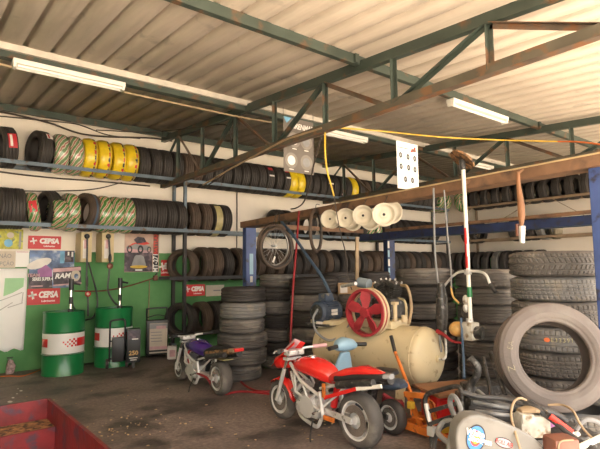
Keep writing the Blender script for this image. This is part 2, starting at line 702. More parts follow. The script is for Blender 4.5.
# trusses
def truss(X, label):
    t = thing('roof_truss', label, 'roof truss', Vector((X, 0, 3.0)), 'roof trusses')
    b = MB()
    b.bar((X, -.6, zc(-.6) - .05), (X, YW - .02, zc(YW) - .05), .07, .1, 'steel_green')
    b.build('top_chord', t)
    zb = 2.98
    b = MB()
    b.bar((X - .035, -.6, zb + .06), (X - .035, YW - .02, zb), .012, .08, 'steel_olive')
    b.bar((X, -.6, zb + .02), (X, YW - .02, zb - .035), .08, .012, 'steel_brown')
    b.build('bottom_chord', t)
    tops = [P(px, py, X=3.6).y for px, py in ((179, 136), (236, 115), (325, 80), (487, 17))]
    tops.append(-.35)
    bots = [P(px, py, X=3.6).y for px, py in ((203, 167), (275, 140), (394, 97))]
    bots.append(bots[-1] - 1.95)
    zt = lambda y: zc(y) - .09
    zl = lambda y: zb + .05 - y * .006
    k = lambda p0, p1, m='steel_green': MB().angle(p0, p1, .045, .006, m, up=(1, 0, 0)).build('web_strut', t)
    for y in tops[:4]: k((X, y, zl(y)), (X, y, zt(y)))
    for y in bots: k((X, y, zl(y)), (X, y, zt(y)))
    k((X, tops[0], zt(tops[0])), (X, YW - .1, 3.3))
    for i in range(4):
        k((X, tops[i] - .03, zt(tops[i])), (X, bots[i] + .03, zl(bots[i])), 'steel_brown')
        k((X, bots[i] - .03, zl(bots[i])), (X, tops[i + 1] + .03, zt(tops[i + 1])))


truss(3.6, 'green steel roof truss spanning overhead from the top right corner to the tall rack post')
truss(7.5, 'green steel roof truss farther away, above the rusty lift beam')

# fluorescent fittings
def fluor(Y, px0, px1, pyc, label, z, n=1):
    a = P(px0, pyc[0], Y=Y)
    c = P(px1, pyc[1], Y=Y)
    L = c.x - a.x
    t = thing('fluorescent_light', label, 'ceiling light', Vector((a.x, Y, z)), 'fluorescent battens under the purlins')
    b = MB()
    b.box((a.x + L / 2, Y, z + .03), (L, .11, .05), 'white_paint', bevel=.006)
    b.build('housing', t)
    for dy in ((0,) if n == 1 else (-.03, .03)):
        MB().cyl((a.x + .04, Y + dy, z - .016), (a.x + L - .04, Y + dy, z - .016), .016, 'tube_white').build('tube', t)
    for xx in (a.x + .02, a.x + L - .02):
        b = MB()
        b.box((xx, Y, z - .01), (.03, .09, .05), 'white_paint', bevel=.004)
        b.build('end_cap', t)
    return a.x, a.x + L


za = zc(5.5) - .16
fluor(5.55, 12, 124, (70, 92), 'long white fluorescent batten above the yellow tyres', za, 2)
fluor(3.45, 450, 505, (101, 116), 'bright white fluorescent batten under the plain green purlin', zc(3.45) - .11)
fluor(5.55, 322, 366, (138, 147), 'cream fluorescent batten between the hanging tyre posters', za, 2)
fluor(5.55, 472, 492, (170, 174), 'small far fluorescent batten just above the rusty beam', za, 1)

# ------------------------------------------------------------------ light
w = bpy.data.worlds.new('world')
scene.world = w
w.use_nodes = True
nt = w.node_tree
bg = nt.nodes['Background']
sk = nt.nodes.new('ShaderNodeTexSky')
sk.sky_type = 'HOSEK_WILKIE'
sk.turbidity = 6
sk.ground_albedo = .4
sel, saz = R(57), R(-75)
sd = Vector((math.cos(sel) * math.cos(saz), math.cos(sel) * math.sin(saz), math.sin(sel)))
sk.sun_direction = sd
mixn = nt.nodes.new('ShaderNodeMix')
mixn.data_type = 'RGBA'
mixn.inputs[0].default_value = .75
nt.links.new(sk.outputs[0], mixn.inputs[6])
mixn.inputs[7].default_value = (1.0, .93, .84, 1)
nt.links.new(mixn.outputs[2], bg.inputs['Color'])
bg.inputs['Strength'].default_value = 1.5
sun = bpy.data.lights.new('sun', 'SUN')
sun.energy = 10
sun.angle = R(.6)
sun.color = (1, .9, .76)
so = bpy.data.objects.new('sun', sun)
COL.objects.link(so)
so.rotation_euler = sd.to_track_quat('Z', 'Y').to_euler()
scene.view_settings.view_transform = 'Standard'
scene.view_settings.look = 'None'
scene.view_settings.gamma = 1
scene.view_settings.exposure = 2.05

# ------------------------------------------------------------------ tyres
def groove(kind, u, v):
    """0 = tread block, 1 = bottom of a groove; u in pitches, v across -1..1"""
    u = u % 1.0
    av = abs(v)
    if kind == 'rib':
        for c in (-.5, 0, .5):
            if abs(v - c) < .07: return 1
        return 0
    if kind == 'block':
        for c in (-.52, -.17, .17, .52):
            if abs(v - c) < .06: return 1
        ph = (u + v * .5) % 1.0
        if av > .52: return 1 if ph < .22 else 0
        return 1 if ph < .16 else 0
    if kind == 'chevron':
        if av < .06: return 1
        if abs(av - .55) < .05: return 1
        ph = (u + av * 1.1) % 1.0
        return 1 if ph < .26 else 0
    if kind == 'street':
        for c in (-.42, .0, .42):
            if abs(v - c) < .065: return 1
        if av > .48:
            return 1 if (u + av * .4) % 1.0 < .2 else 0
        return .5 if (u + v) % 1.0 < .12 else 0
    return 0


TM = {}


def tyre_meshes(R_, r, w, kind, m, mt, fine=False):
    key = (R_, r, w, kind, m, mt, fine)
    if key in TM: return TM[key]
    h = R_ - r
    half = [(r, .34), (r + .004, .40), (r + .014, .43), (r + .022, .425), (r + .028, .45), (r + .3 * h, .49), (r + .42 * h, .5), (r + .44 * h, .507),
            (r + .47 * h, .507), (r + .49 * h, .5), (r + .62 * h, .495), (r + .8 * h, .46), (R_ - .026, .415), (R_ - .02, .34), (R_ - .02, .1)]
    inn = [(r + .0, .30), (r + .03, .38), (r + .5 * h, .43), (R_ - .05, .36), (R_ - .035, .1)]
    prof = [(a, z * w) for a, z in half] + [(a, -z * w) for a, z in half[::-1]] + [(a, -z * w) for a, z in inn] + [(a, z * w) for a, z in inn[::-1]]
    b = MB()
    b.lathe(prof, m, None, 72 if fine else 40, closed=True)
    o = b.build('tmp', sharp=50)
    me = o.data
    bpy.data.objects.remove(o)
    # tread band
    b = MB()
    if fine:
        npi = 56
        sub = 5
        nv = 34
    else:
        npi = 44 if kind != 'rib' else 44
        sub = 2 if kind != 'rib' else 1
        nv = 22 if kind != 'rib' else 26
    N = npi * sub
    rings = []
    dep = .009 if fine else .008
    for j in range(nv + 1):
        v = -1 + 2 * j / nv
        z = v * .445 * w
        av = abs(v)
        rr = R_ - .004 * v * v
        if av > .82: rr -= ((av - .82) / .18) ** 2 * .026
        ring = []
        for k in range(N):
            g = groove(kind, k / sub, v * 1.0) if av < .93 else 0
            q = rr - g * dep
            a = 2 * PI * k / N
            ring.append(b.v((q * math.cos(a), q * math.sin(a), z)))
        rings.append(ring)
    for j in range(nv):
        for k in range(N):
            k2 = (k + 1) % N
            b.f([rings[j][k], rings[j][k2], rings[j + 1][k2], rings[j + 1][k]], mt)
    o = b.build('tmp', sharp=28)
    mt_ = o.data
    bpy.data.objects.remove(o)
    me.name = 'tyre'
    mt_.name = 'tread'
    TM[key] = (me, mt_)
    return TM[key]


def film_mesh(R_, r, w, m):
    key = ('film', R_, r, w, m)
    if key in TM: return TM[key]
    h = R_ - r
    prof = []
    for i in range(17):
        a = PI * i / 16
        prof.append((r + .01 + (h + .002) * (math.sin(a) ** .42 if i not in (0, 16) else 0), -.535 * w * math.cos(a) if abs(math.cos(a)) < .9 else -.52 * w * math.copysign(1, math.cos(a))))
    b = MB()
    b.lathe(prof, m, None, 48)
    o = b.build('tmp', sharp=60)
    me = o.data
    for v in me.vertices:
        n = noise.noise(v.co * 22) * .006
        d = Vector((v.co.x, v.co.y, 0)).normalized()
        v.co += d * (n - .001)
    me.name = 'wrapping'
    bpy.data.objects.remove(o)
    TM[key] = me
    return me


def patch_mesh(name, R_, a0, a1, z0, z1, m, m2=None):
    """a piece of label stuck round the tread"""
    key = (name, R_, a0, a1, z0, z1, m, m2)
    if key in TM: return TM[key]
    b = MB()
    n = max(4, int((a1 - a0) * 9))
    b.lathe([(R_, z0), (R_, z1)], m, None, n, a0=a0, a1=a1)
    if m2:
        b.lathe([(R_ + .001, z0 + (z1 - z0) * .2), (R_ + .001, z0 + (z1 - z0) * .5)], m2, None, n, a0=a0 + (a1 - a0) * .1, a1=a1 - (a1 - a0) * .1)
    o = b.build('tmp')
    me = o.data
    me.name = name
    bpy.data.objects.remove(o)
    TM[key] = me
    return me


def child(name, me, parent, label=None):
    o = bpy.data.objects.new(name, me)
    COL.objects.link(o)
    o.parent = parent
    if label: o['label'] = label
    return o


def tyre(M, label, group, R_=.3, r=.19, w=.19, kind='rib', m='rubber', mt=None, fine=False, film=None, film_label=None, spin=None):
    me, tr = tyre_meshes(R_, r, w, kind, m, mt or m, fine)
    o = bpy.data.objects.new('tyre', me)
    COL.objects.link(o)
    o.matrix_basis = M @ Matrix.Rotation(random.uniform(0, 6.28) if spin is None else spin, 4, 'Z')
    tag(o, label, 'tyre', group)
    if film: child('wrapping', film_mesh(R_, r, w, film), o, film_label)
    else: child('tread', tr, o)
    return o


RY = Matrix.Rotation(PI / 2, 4, 'Y')      # axis along X
RX = Matrix.Rotation(PI / 2, 4, 'X')      # axis along Y


def upright(x, y, z, yaw=0, roll=0):
    return Matrix.Translation((x, y, z)) @ Matrix.Rotation(yaw, 4, 'Z') @ Matrix.Rotation(roll, 4, 'Y') @ RY


def uprightB(x, y, z, yaw=0):
    return Matrix.Translation((x, y, z)) @ Matrix.Rotation(yaw, 4, 'Z') @ RX


YR = 8.13
YF, YBK = 7.9, 8.36
ZU, ZL, ZM, ZB = 3.03, 2.15, 1.33, .37
dzr = math.sqrt(.3 ** 2 - .23 ** 2) + .035


def xa(px, py): return P(px, py, Y=YR).x


# facing angle of a sticker on the tread that looks at the camera: tread angle for direction -Y in tyre coords
def sticker(o, a, wdt, z0, z1, m, m2=None, label=None, R_=.3):
    """a = world angle up from straight-at-the-viewer (-Y)"""
    ang = math.atan2(*reversed((o.matrix_basis.to_3x3().inverted() @ Vector((0, -math.cos(a), math.sin(a))))[:2]))
    child('label_sticker', patch_mesh('label_sticker', R_ + .0035, ang - wdt, ang + wdt, z0, z1, m, m2), o, label)


# --- top level of the back wall rack
top = [(6, 'red'), (40, 'open'), (59, 'green'), (73, 'green'), (87, 'y'), (101, 'y'), (115, 'y'), (128, 'y')]
Xs = [(xa(p, 155), k) for p, k in top]
x = xa(140, 157)
xend = xa(428, 185)
specials = {}
for p, k in ((186, 'brown'), (197, 'brown'), (262, 'redlab'), (276, 'redlab'), (285, 'y2'), (294, 'y2'), (322, 'paperlab'), (334, 'pinklab'), (349, 'y2'), (359, 'brown'), (368, 'brown')):
    specials[xa(p, 165 + (p - 186) * .1)] = k
while x < xend:
    kk = 'black'
    for sx, k in specials.items():
        if abs(sx - x) <= .098: kk = k
    Xs.append((x, kk))
    x += .196
Xs += [(xa(434, 196), 'green'), (xa(441, 196), 'green')]
CNT = {}
for i, (x, k) in enumerate(Xs):
    n = ORD[i] if i < len(ORD) else None
    where = f'{n} from the left, top level of the back rack' if n else f'{ORD[len(Xs) - 1 - i]} from the right end, top level of the back rack'
    yaw = random.uniform(-.05, .05)
    roll = random.uniform(-.04, .04)
    z = ZU + dzr
    g = 'tyres on the top level of the back wall rack'
    if k in ('green',):
        near = ('left one of two green film-wrapped tyres beside the yellow tyres' if i == 2 else 'right one of two green film-wrapped tyres beside the yellow tyres' if i == 3 else
                'green film-wrapped tyre in the far corner at the top, left of its pair' if i == len(Xs) - 2 else 'green film-wrapped tyre in the far corner at the top, right of its pair')
        o = tyre(upright(x, YR, z, yaw, roll), near, g, film='film_green_light' if i < 10 else 'film_green', film_label='green and white printed film')
    elif k == 'y':
        nm = ['leftmost', 'second from the left', 'third from the left', 'rightmost'][i - 4]
        o = tyre(upright(x, YR, z, yaw * .5, roll * .5), f'bright yellow wrapped tyre, {nm} of the four together on the top rack', g, film='film_yellow', film_label='yellow film')
        ch = child('printed_band', patch_mesh('printed_band', .3065, 0, 2 * PI, .018, .062, 'film_tan', None), o, 'band with dark and red print')
        b = MB(parent_matrix(ch))
        for q in range(22):
            a = q * 2 * PI / 22
            b.lathe([(.3078, .022), (.3078, .058)], 'sticker_red' if q % 2 else 'ink', None, 2, a0=a, a1=a + .19)
        b.build('band_print', ch)
    elif k == 'y2':
        CNT['y2'] = CNT.get('y2', 0) + 1
        o = tyre(upright(x, YR, z, yaw, roll), f'yellow film-wrapped tyre, {where}', g, film='film_yellow', film_label='yellow film')
    elif k == 'open':
        o = tyre(upright(x - .02, YR - .02, z + .01, R(13), 0), 'black tyre turned so its hollow shows, left of the green wrapped pair', g)
        sticker(o, R(38), .18, .0, .08, 'sticker_white', 'sticker_red', 'red and white label')
    elif k == 'red':
        o = tyre(upright(x, YR, z, R(6), R(-5)), 'black tyre with a red and white label at the left end of the top rack', g)
        sticker(o, R(10), .36, -.045, .065, 'sticker_red', 'sticker_white', 'red and white label')
    elif k == 'redlab':
        o = tyre(upright(x, YR, z, yaw, roll), f'red-labelled black tyre, {where}', g)
        sticker(o, R(38), .12, -.05, .05, 'sticker_red')
        sticker(o, R(8), .05, -.05, .06, 'sticker_white')
    elif k == 'paperlab':
        o = tyre(upright(x, YR, z, yaw, roll), f'white-tagged black tyre, {where}', g)
        sticker(o, R(8), .05, -.07, .07, 'sticker_white')
    elif k == 'pinklab':
        o = tyre(upright(x, YR, z, yaw, roll), f'pink-tagged black tyre, {where}', g)
        sticker(o, R(-15), .35, -.03, .03, 'pic_pink')
    elif k == 'brown':
        o = tyre(upright(x, YR, z, yaw, roll), f'dusty brown tyre, {where}', g, m='rubber_brown', kind='street')
    else:
        o = tyre(upright(x, YR, z, yaw, roll), f'plain black tyre, {where}', g, kind=random.choice(['rib', 'rib', 'street']))

# --- second level
z = ZL + dzr
sec = [(4, 'b'), (16, 'b'), (31, 'gtilt'), (52, 'gdark'), (69, 'g'), (86, 'blue'), (102, 'g'), (113.5, 'g'), (124.5, 'g'), (135, 'b'), (146, 'b'), (156, 'b'), (166, 'b'), (176, 'b'), (190, 'bb'), (202, 'bb'), (212, 'tape'), (221, 'b'),
       (276, 'b'), (284, 'b'), (306, 'b'), (330, 'b'), (340, 'b'), (348, 'b'), (356, 'b'), (363, 'g'), (371, 'g'), (378, 'b'), (386, 'b'), (393, 'b'), (400, 'b'), (406, 'b'), (412, 'b'), (418, 'b'), (424, 'b'), (429, 'b')]
gc = 0
for i, (p, k) in enumerate(sec):
    x = xa(p, 214 + p * .035)
    where = (f'{ORD[i]} from the left' if i < len(ORD) else f'{ORD[len(sec) - 1 - i]} from the right end') + ', second level of the back rack'
    g = 'tyres on the second level of the back wall rack'
    yaw, roll = random.uniform(-.05, .05), random.uniform(-.04, .04)
    if k == 'g':
        o = tyre(upright(x, YR, z - .01, yaw, roll), f'green film-wrapped tyre, {where}', g, R_=.29, film='film_green', film_label='green and white printed film')
    elif k == 'gtilt':
        o = tyre(upright(x + .02, YR, z - .03, R(-8), R(-10)), 'green wrapped tyre with a red label leaning beside the black pair, second level', g, R_=.28, w=.15, film='film_green', film_label='green and white printed film')
        sticker(o, R(12), .3, -.05, .05, 'sticker_red', None, 'red label', .287)
    elif k == 'gdark':
        o = tyre(upright(x - .05, YR + .0, z + .02, R(14), 0), 'dark tyre standing behind a small green wrapped tyre on the second level', g, R_=.28)
        o = tyre(upright(x + .04, YR - .16, z - .07, R(4), 0), 'small green film-wrapped tyre standing in front of a dark one', g, R_=.22, r=.14, w=.2, film='film_green', film_label='green and white printed film')
    elif k == 'blue':
        o = tyre(upright(x, YR, z + .01, R(18), R(3)), 'brown tyre with a blue stripe round its tread, second level of the rack', g, w=.2, m='rubber_brown')
        ch = child('stripe', patch_mesh('stripe', .304, 0, 2 * PI, -.02, .015, 'hose_blue'), o, 'blue stripe')
    elif k == 'bb':
        o = tyre(upright(x, YR, z, yaw, roll), f'brownish worn tyre, {where}', g, m='rubber_brown', kind='street')
    elif k == 'tape':
        o = tyre(upright(x, YR, z, yaw, roll), f'tyre wound with torn tan tape, {where}', g)
        child('tape', patch_mesh('tape', .305, 0, 5.4, -.07, .06, 'film_tan'), o, 'tan wrapping tape')
    else:
        o = tyre(upright(x, YR, z, yaw, roll), f'plain black tyre, {where}', g)

# --- third level, starts at the rack post
z = ZM + dzr
x = P(183, 262, Y=YR).x
i = 0
thirds = []
while x < 11.5:
    thirds.append(x)
    x += .205 + random.uniform(0, .02) + (.15 if i == 0 else .07 if i == 3 else 0)
    i += 1
for i, x in enumerate(thirds):
    where = (f'{ORD[i]} from the left' if i < len(ORD) else f'{ORD[len(thirds) - 1 - i]} from the right end') + ', third level of the back rack'
    k = random.choice(['rib', 'street'])
    mm = 'rubber_brown' if random.random() < .55 else 'rubber'
    R_ = .31 if i % 5 else .29
    tyre(upright(x, YR, z + (R_ - .3), R(32) if i == 0 else random.uniform(-.02, .1), random.uniform(-.05, .05)),
         f'{"worn brown" if mm == "rubber_brown" else "black"} tyre, {where}', 'tyres on the third level of the back wall rack', R_=R_, m=mm, kind=k)
# --- bottom level
z = ZB + dzr
for i, p in enumerate((181, 201, 213, 223, 233)):
    x = P(p, 315, Y=YR).x
    tyre(upright(x, YR, z, R(30) if i == 0 else random.uniform(0, .08), random.uniform(-.04, .04)),
         f'dark tyre, {ORD[i]} from the left, bottom level of the rack', 'tyres on the bottom level of the back wall rack', R_=.3, m='rubber_brown' if i in (1,) else 'rubber')

# --- right wall rack
XR = 11.86
def yb(px, py): return P(px, py, X=XR).y
for lev, zz, lst in (('top', ZU, [(463, 'g'), (478, 'b'), (489, 'b'), (500, 'b'), (511, 'b'), (523, 'b'), (535, 'b'), (548, 'b'), (561, 'b'), (574, 'b'), (588, 'b')]),
                     ('second', ZL, [(469, 'b'), (478, 'b'), (517, 'b'), (526, 'b'), (535, 'b'), (545, 'grey'), (556, 'pale')]),
                     ('third', ZM, [(456, 'b'), (464, 'b'), (472, 'b'), (481, 'b'), (490, 'b'), (500, 'grey'), (508, 'b'), (518, 'b'), (529, 'b'), (541, 'b')])):
    for i, (p, k) in enumerate(lst):
        y = yb(p, {'top': 195, 'second': 228, 'third': 255}[lev])
        where = f'{ORD[i]} from the corner, {lev} level of the right wall rack'
        g = f'tyres on the {lev} level of the right wall rack'
        m = {'b': 'rubber', 'grey': 'rubber_grey', 'pale': 'rubber_pale', 'g': 'rubber'}[k]
        M = uprightB(XR, y, zz + dzr, R(35) if k == 'pale' else random.uniform(-.12, .02))
        nm = {'b': 'black', 'grey': 'whitish grey', 'pale': 'pale beige', 'g': 'green film-wrapped'}[k]
        tyre(M, f'{nm} tyre, {where}', g, m=m, film='film_green' if k == 'g' else None, film_label='green and white printed film' if k == 'g' else None)

# --- racks themselves
rk = thing('tyre_rack', 'long steel tyre rack with blue rails along the back wall', 'tyre rack', Vector((-1, YF, 0)))
xp = P(185, 300, Y=YF).x
xs_all = (-1.2, xp, P(392, 240, Y=YF).x, 11.5)
for nm, zz, x0, m in (('top', ZU, -1.4, 'steel_rail'), ('second', ZL, -1.4, 'steel_rail'), ('third', ZM, xp - .28, 'steel_dark'), ('bottom', ZB, xp - .28, 'steel_dark')):
    x1 = 11.6 if nm != 'bottom' else 6.4
    for y in (YF, YBK):
        MB().angle((x0, y, zz + .02), (x1, y, zz + .02), .055 if y == YF else .05, .006, m, flip=1 if y == YF else -1).build('rail', rk)
for i, xx in enumerate(xs_all):
    for y in (YF + .03, YBK + .02):
        MB().bar((xx, y, ZL), (xx, y, ZU - .03), .05, .05, 'steel_rail', up=(0, 1, 0)).build('upper_post', rk)
        if i > 0: MB().bar((xx, y, 0), (xx, y, ZL - .04), .055, .055, 'steel_dark', up=(0, 1, 0)).build('lower_post', rk)
    for zz in (ZU, ZL) + ((ZM, ZB) if i == 1 else ()):
        MB().bar((xx + .04, YF, zz - .045), (xx + .04, YBK + .05, zz - .045), .03, .03, 'steel_dark').build('cross_bar', rk)
rb = thing('tyre_rack', 'tyre rack with ochre rails along the right wall', 'tyre rack', Vector((11.6, 7.4, 0)))
for zz in (ZU, ZL, ZM):
    for x in (11.62, 12.1):
        MB().angle((x, .8, zz + .02), (x, 7.45, zz + .02), .055, .006, 'rail_ochre', flip=1 if x > 12 else -1).build('rail', rb)
for y in (.9, 3.9, 7.4):
    for x in (11.66, 12.1):
        MB().bar((x, y, 0), (x, y, ZU - .03), .05, .05, 'rail_ochre', up=(0, 1, 0)).build('post', rb)
MB().bar((11.64, 3.9, ZL), (11.64, 5.2, ZU), .04, .01, 'rail_ochre').build('brace', rb)
MB().bar((11.64, 5.6, ZU), (11.64, 7.4, ZL), .04, .01, 'rail_ochre').build('brace', rb)


# --- stacks on the floor
def stack(px, d, py, R_, r, hts, where, group, m=('rubber_dusty',), kinds=('street',), fine=False, jit=.03, base=0.0):
    c = P(px, py, d=d)
    z = base
    out = []
    n = len(hts)
    for i, h in enumerate(hts):
        rr = R_
        if isinstance(h, tuple): h, rr = h
        q = n - 1 - i
        nm = 'topmost' if q == 0 else 'bottom' if i == 0 else f'{ORD[q]} from the top'
        mm = m[i % len(m)]
        cn = {'rubber_dusty': 'dusty dark', 'rubber': 'black', 'rubber_brown': 'brownish', 'rubber_grey': 'dusty grey', 'rubber_old': 'worn grey'}[mm]
        M = Matrix.Translation((c.x + random.uniform(-jit, jit), c.y + random.uniform(-jit, jit), z + h / 2)) @ \
            Matrix.Rotation(random.uniform(-.006, .006), 4, 'X')
        o = tyre(M, f'{cn} tyre, {nm} of the {where}', group, R_=rr, r=r, w=h * .985, kind=kinds[i % len(kinds)], m=mm, fine=fine)
        out.append(o)
        z += h
    return c, z, out


stack(242, 6.7, 335, .305, .19, [(.2, .285), (.215, .335), (.2, .34), (.195, .305), (.21, .31), (.205, .305)], 'stack hiding the left blue lift post', 'tyres stacked in front of the lift post',
      ('rubber_dusty', 'rubber_dusty', 'rubber_dusty', 'rubber_dusty', 'rubber_grey', 'rubber'), ('street', 'rib', 'street'), jit=.035)
stack(279, 7.5, 330, .31, .19, [.2, .2, .19, .2, .2, (.2, .31), (.19, .3)], 'stack right of the blue lift post', 'tyres stacked behind the front stack',
      ('rubber_dusty', 'rubber'), ('street', 'block'))
stack(314, 6.95, 320, .345, .2, [.225, .22, .215, .22, .225, (.235, .35)], 'wide stack behind the blue electric motor', 'tyres stacked behind the blue motor',
      ('rubber_dusty', 'rubber'), ('street', 'rib'))
c4, z4, _ = stack(357, 7.0, 320, .33, .2, [.22, .22, .22, .22, .22], 'stack hidden behind the red flywheel', 'tyres stacked behind the flywheel', ('rubber_dusty', 'rubber'))
stack(392, 7.3, 320, .33, .2, [.22, .22, .22, .22, .22], 'added filler stack behind the compressor pump', 'added tyres stacked behind the pump', ('rubber', 'rubber_dusty'))  # added to fill the dark behind the front stacks
stack(338, 8.35, 320, .32, .2, [.2] * 7, 'added filler stack behind the cardboard box', 'added tyres stacked behind the cardboard box', ('rubber', 'rubber_brown'))  # added stack, darkens the gap where green wall showed through
stack(372, 8.5, 320, .32, .2, [.2] * 7, 'farthest added stack, right of the wooden batten', 'added tyres stacked by the wooden batten', ('rubber', 'rubber_brown'))  # added as well, its tyres keep the same gap dark
stack(427, 6.3, 330, .37, .22, [.205, .205, .205, .2, .205, .21, .215], 'stack right of the compressor', 'tyres stacked right of the compressor', ('rubber_dusty', 'rubber'), ('street', 'rib'), jit=.015)
stack(490, 5.9, 330, .37, .22, [.2, .2, .2, .205, .205, .2, .215], 'stack behind the hanging brush cutter', 'tyres stacked behind the brush cutter', ('rubber_dusty',), ('block', 'street'), jit=.012)
c7, z7, s7 = stack(556, 4.72, 300, .4, .235, [.225, .225, .23, .225, .225, .225, .235], 'front right stack beside the blue post', 'tyres in the front right stack',
                   ('rubber_dusty', 'rubber_dusty', 'rubber_dusty', 'rubber_grey', 'rubber_dusty', 'rubber_grey', 'rubber_dusty'), ('block', 'block', 'block', 'street', 'block', 'block', 'chevron'), fine=True, jit=.012)
# chalked number on the tread facing the viewer, seen through the leaning tyre


# ------------------------------------------------------------------ pocket motorbikes
def wheel(parent, name, x, r, w, spokes, tm, off=0):
    """wheel in the xz plane: tyre is the part, rim and disc its sub-parts"""
    M = Matrix.Translation((x, 0, r)) @ Matrix.Rotation(PI / 2, 4, 'X')
    PM = parent_matrix(parent)
    ri = r * .7
    b = MB(PM @ M)
    pr = []
    for i in range(13):
        a = PI * i / 12
        pr.append((ri + (r - ri) * math.sin(a) ** .75, -.5 * w * math.cos(a)))
    b.lathe(pr, tm, None, 40)
    b.lathe([(ri, -.5 * w), (ri - .004, 0), (ri, .5 * w)], tm, None, 40)
    ty = b.build(name, parent)
    b = MB(PM @ M)
    b.lathe([(ri + .004, -.46 * w), (ri - .012, -.44 * w), (ri - .02, -.2 * w), (ri - .02, .2 * w), (ri - .012, .44 * w), (ri + .004, .46 * w)], 'rim_silver', None, 40)
    b.cyl((0, 0, -w * .5), (0, 0, w * .5), .034, 'rim_silver')
    for k in range(spokes):
        a = 2 * PI * k / spokes + .4
        d = Vector((math.cos(a), math.sin(a), 0))
        b.bar(d * .02, d * (ri - .012), w * .55, .034, 'rim_silver', up=(0, 0, 1))
    b.build('rim', ty)
    b = MB(PM @ M)
    for s in (-1,):
        b.lathe([(ri * .4, s * w * .42), (ri * .78, s * w * .42), (ri * .78, s * w * .47), (ri * .4, s * w * .47)], 'chrome', None, 28, closed=True)
    b.build('brake_disc', ty)
    return ty


def moto(name, label, M, rf, rr, zk, tank, seat, fairing, tm):
    t = thing(name, label, 'motorbike', M)
    Z = lambda z: z * zk
    def mb(): return MB(M)
    wheel(t, 'front_wheel', .46, rf, .1, 3, tm)
    wheel(t, 'rear_wheel', -.6, rr, .14, 3, tm)
    # fork
    b = mb()
    for s in (-1, 1):
        b.cyl((.46, s * .075, rf), (.335, s * .07, Z(.5)), .02, 'silver')
        b.cyl((.36, s * .07, Z(.44)), (.265, s * .065, Z(.68)), .014, 'chrome')
    b.box((.3, 0, Z(.6)), (.07, .17, .025), 'alloy', Matrix.Translation((0, 0, 0)))
    b.build('front_fork', t)
    # trellis frame
    b = mb()
    for s in (-1, 1):
        b.tube([(.28, s * .04, Z(.56)), (.03, s * .12, Z(.45)), (-.24, s * .125, Z(.36))], .015, 'silver', smooth=False)
        b.cyl((-.24, s * .125, Z(.4)), (-.27, s * .11, Z(.18)), .018, 'silver')
        b.tube([(.27, s * .04, Z(.48)), (.1, s * .12, Z(.34)), (-.24, s * .125, Z(.24))], .013, 'silver', smooth=False)
        for p, q in (((.16, .08, .505), (.1, .12, .34)), ((.1, .12, .34), (.0, .12, .44)), ((.0, .12, .44), (-.08, .123, .29)), ((-.08, .123, .29), (-.2, .125, .375))):
            b.cyl((p[0], s * p[1], Z(p[2])), (q[0], s * q[1], Z(q[2])), .011, 'silver', seg=8)
        b.tube([(-.22, s * .1, Z(.42)), (-.5, s * .09, Z(.5)), (-.82, s * .06, Z(.58))], .012, 'silver')
        b.cyl((-.27, s * .1, Z(.28)), (-.55, s * .085, Z(.5)), .011, 'silver', seg=8)
    b.build('frame', t)
    # swingarm and shock
    b = mb()
    for s in (-1, 1):
        b.bar((-.22, s * .1, Z(.25)), (-.6, s * .1, rr), .022, .045, 'alloy')
    b.build('swingarm', t)
    b = mb()
    b.cyl((-.3, .02, Z(.27)), (-.36, .02, Z(.46)), .03, 'red_paint' if fairing else 'black_plastic', seg=12)
    b.build('rear_shock', t)
    # engine
    b = mb()
    b.box((-.04, 0, Z(.235)), (.27, .21, Z(.19)), 'alloy', bevel=.03)
    b.cyl((-.07, .09, Z(.24)), (-.07, .135, Z(.24)), .095, 'silver', seg=20)
    b.cyl((.05, .09, Z(.22)), (.05, .125, Z(.22)), .05, 'alloy', seg=16)
    for i in range(7):
        c = Vector((.1 + i * .013, 0, Z(.29) + i * .013))
        b.box((0, 0, 0), (.15, .15, .007), 'alloy', Matrix.Translation(c) @ Matrix.Rotation(R(42), 4, 'Y'))
    b.cyl((.08, 0, Z(.27)), (.2, 0, Z(.4)), .05, 'alloy')
    eng = b.build('engine', t)
    b = mb()
    b.cyl((-.02, .02, Z(.33)), (-.1, .02, Z(.4)), .03, 'dark_metal')
    b.cyl((-.1, .02, Z(.4)), (-.16, .02, Z(.42)), .045, 'black_plastic')
    b.build('carburettor', eng)
    b = mb()
    b.tube([(.14, .03, Z(.28)), (.17, .04, Z(.2)), (.1, .06, Z(.115)), (-.08, .1, Z(.095)), (-.2, .12, Z(.1)), (-.25, .12, Z(.17))], .017, 'silver', seg=10)
    b.build('exhaust_pipe', t)
    b = mb()
    b.cyl((-.45, -.1, Z(.5)), (-.86, -.09, Z(.57)), .042, 'dark_metal')
    b.cyl((-.45, .11, Z(.49)), (-.84, .09, Z(.565)), .032, 'dark_metal')
    b.build('silencer', t)
    # tank
    b = mb()
    b.loft([(.2, 0, Z(.565), .04, .03), (.17, 0, Z(.56), .085, .065), (.06, 0, Z(.57), .12, .08), (-.08, 0, Z(.565), .125, .085), (-.2, 0, Z(.54), .11, .08), (-.28, 0, Z(.52), .075, .065), (-.31, 0, Z(.5), .04, .04)], tank, n=2.4)
    tk = b.build('fuel_tank', t)
    b = mb()
    b.cyl((0, 0, Z(.57) + .075), (.0, 0, Z(.57) + .09), .035, 'chrome')
    b.build('filler_cap', tk)
    # seat and tail
    b = mb()
    b.loft([(-.27, 0, Z(.5), .05, .03), (-.33, 0, Z(.52), .09, .045), (-.5, 0, Z(.585), .1, .045), (-.66, 0, Z(.625), .085, .04), (-.8, 0, Z(.625), .05, .022), (-.86, 0, Z(.625), .03, .015)], seat, n=2.8)
    b.build('seat', t)
    b = mb()
    b.loft([(-.4, 0, Z(.53), .105, .035), (-.62, 0, Z(.57), .1, .04), (-.85, 0, Z(.6), .07, .03), (-.94, 0, Z(.615), .03, .015)], 'black_plastic' if fairing else 'rust_wood', n=3)
    b.build('tail_tray', t)
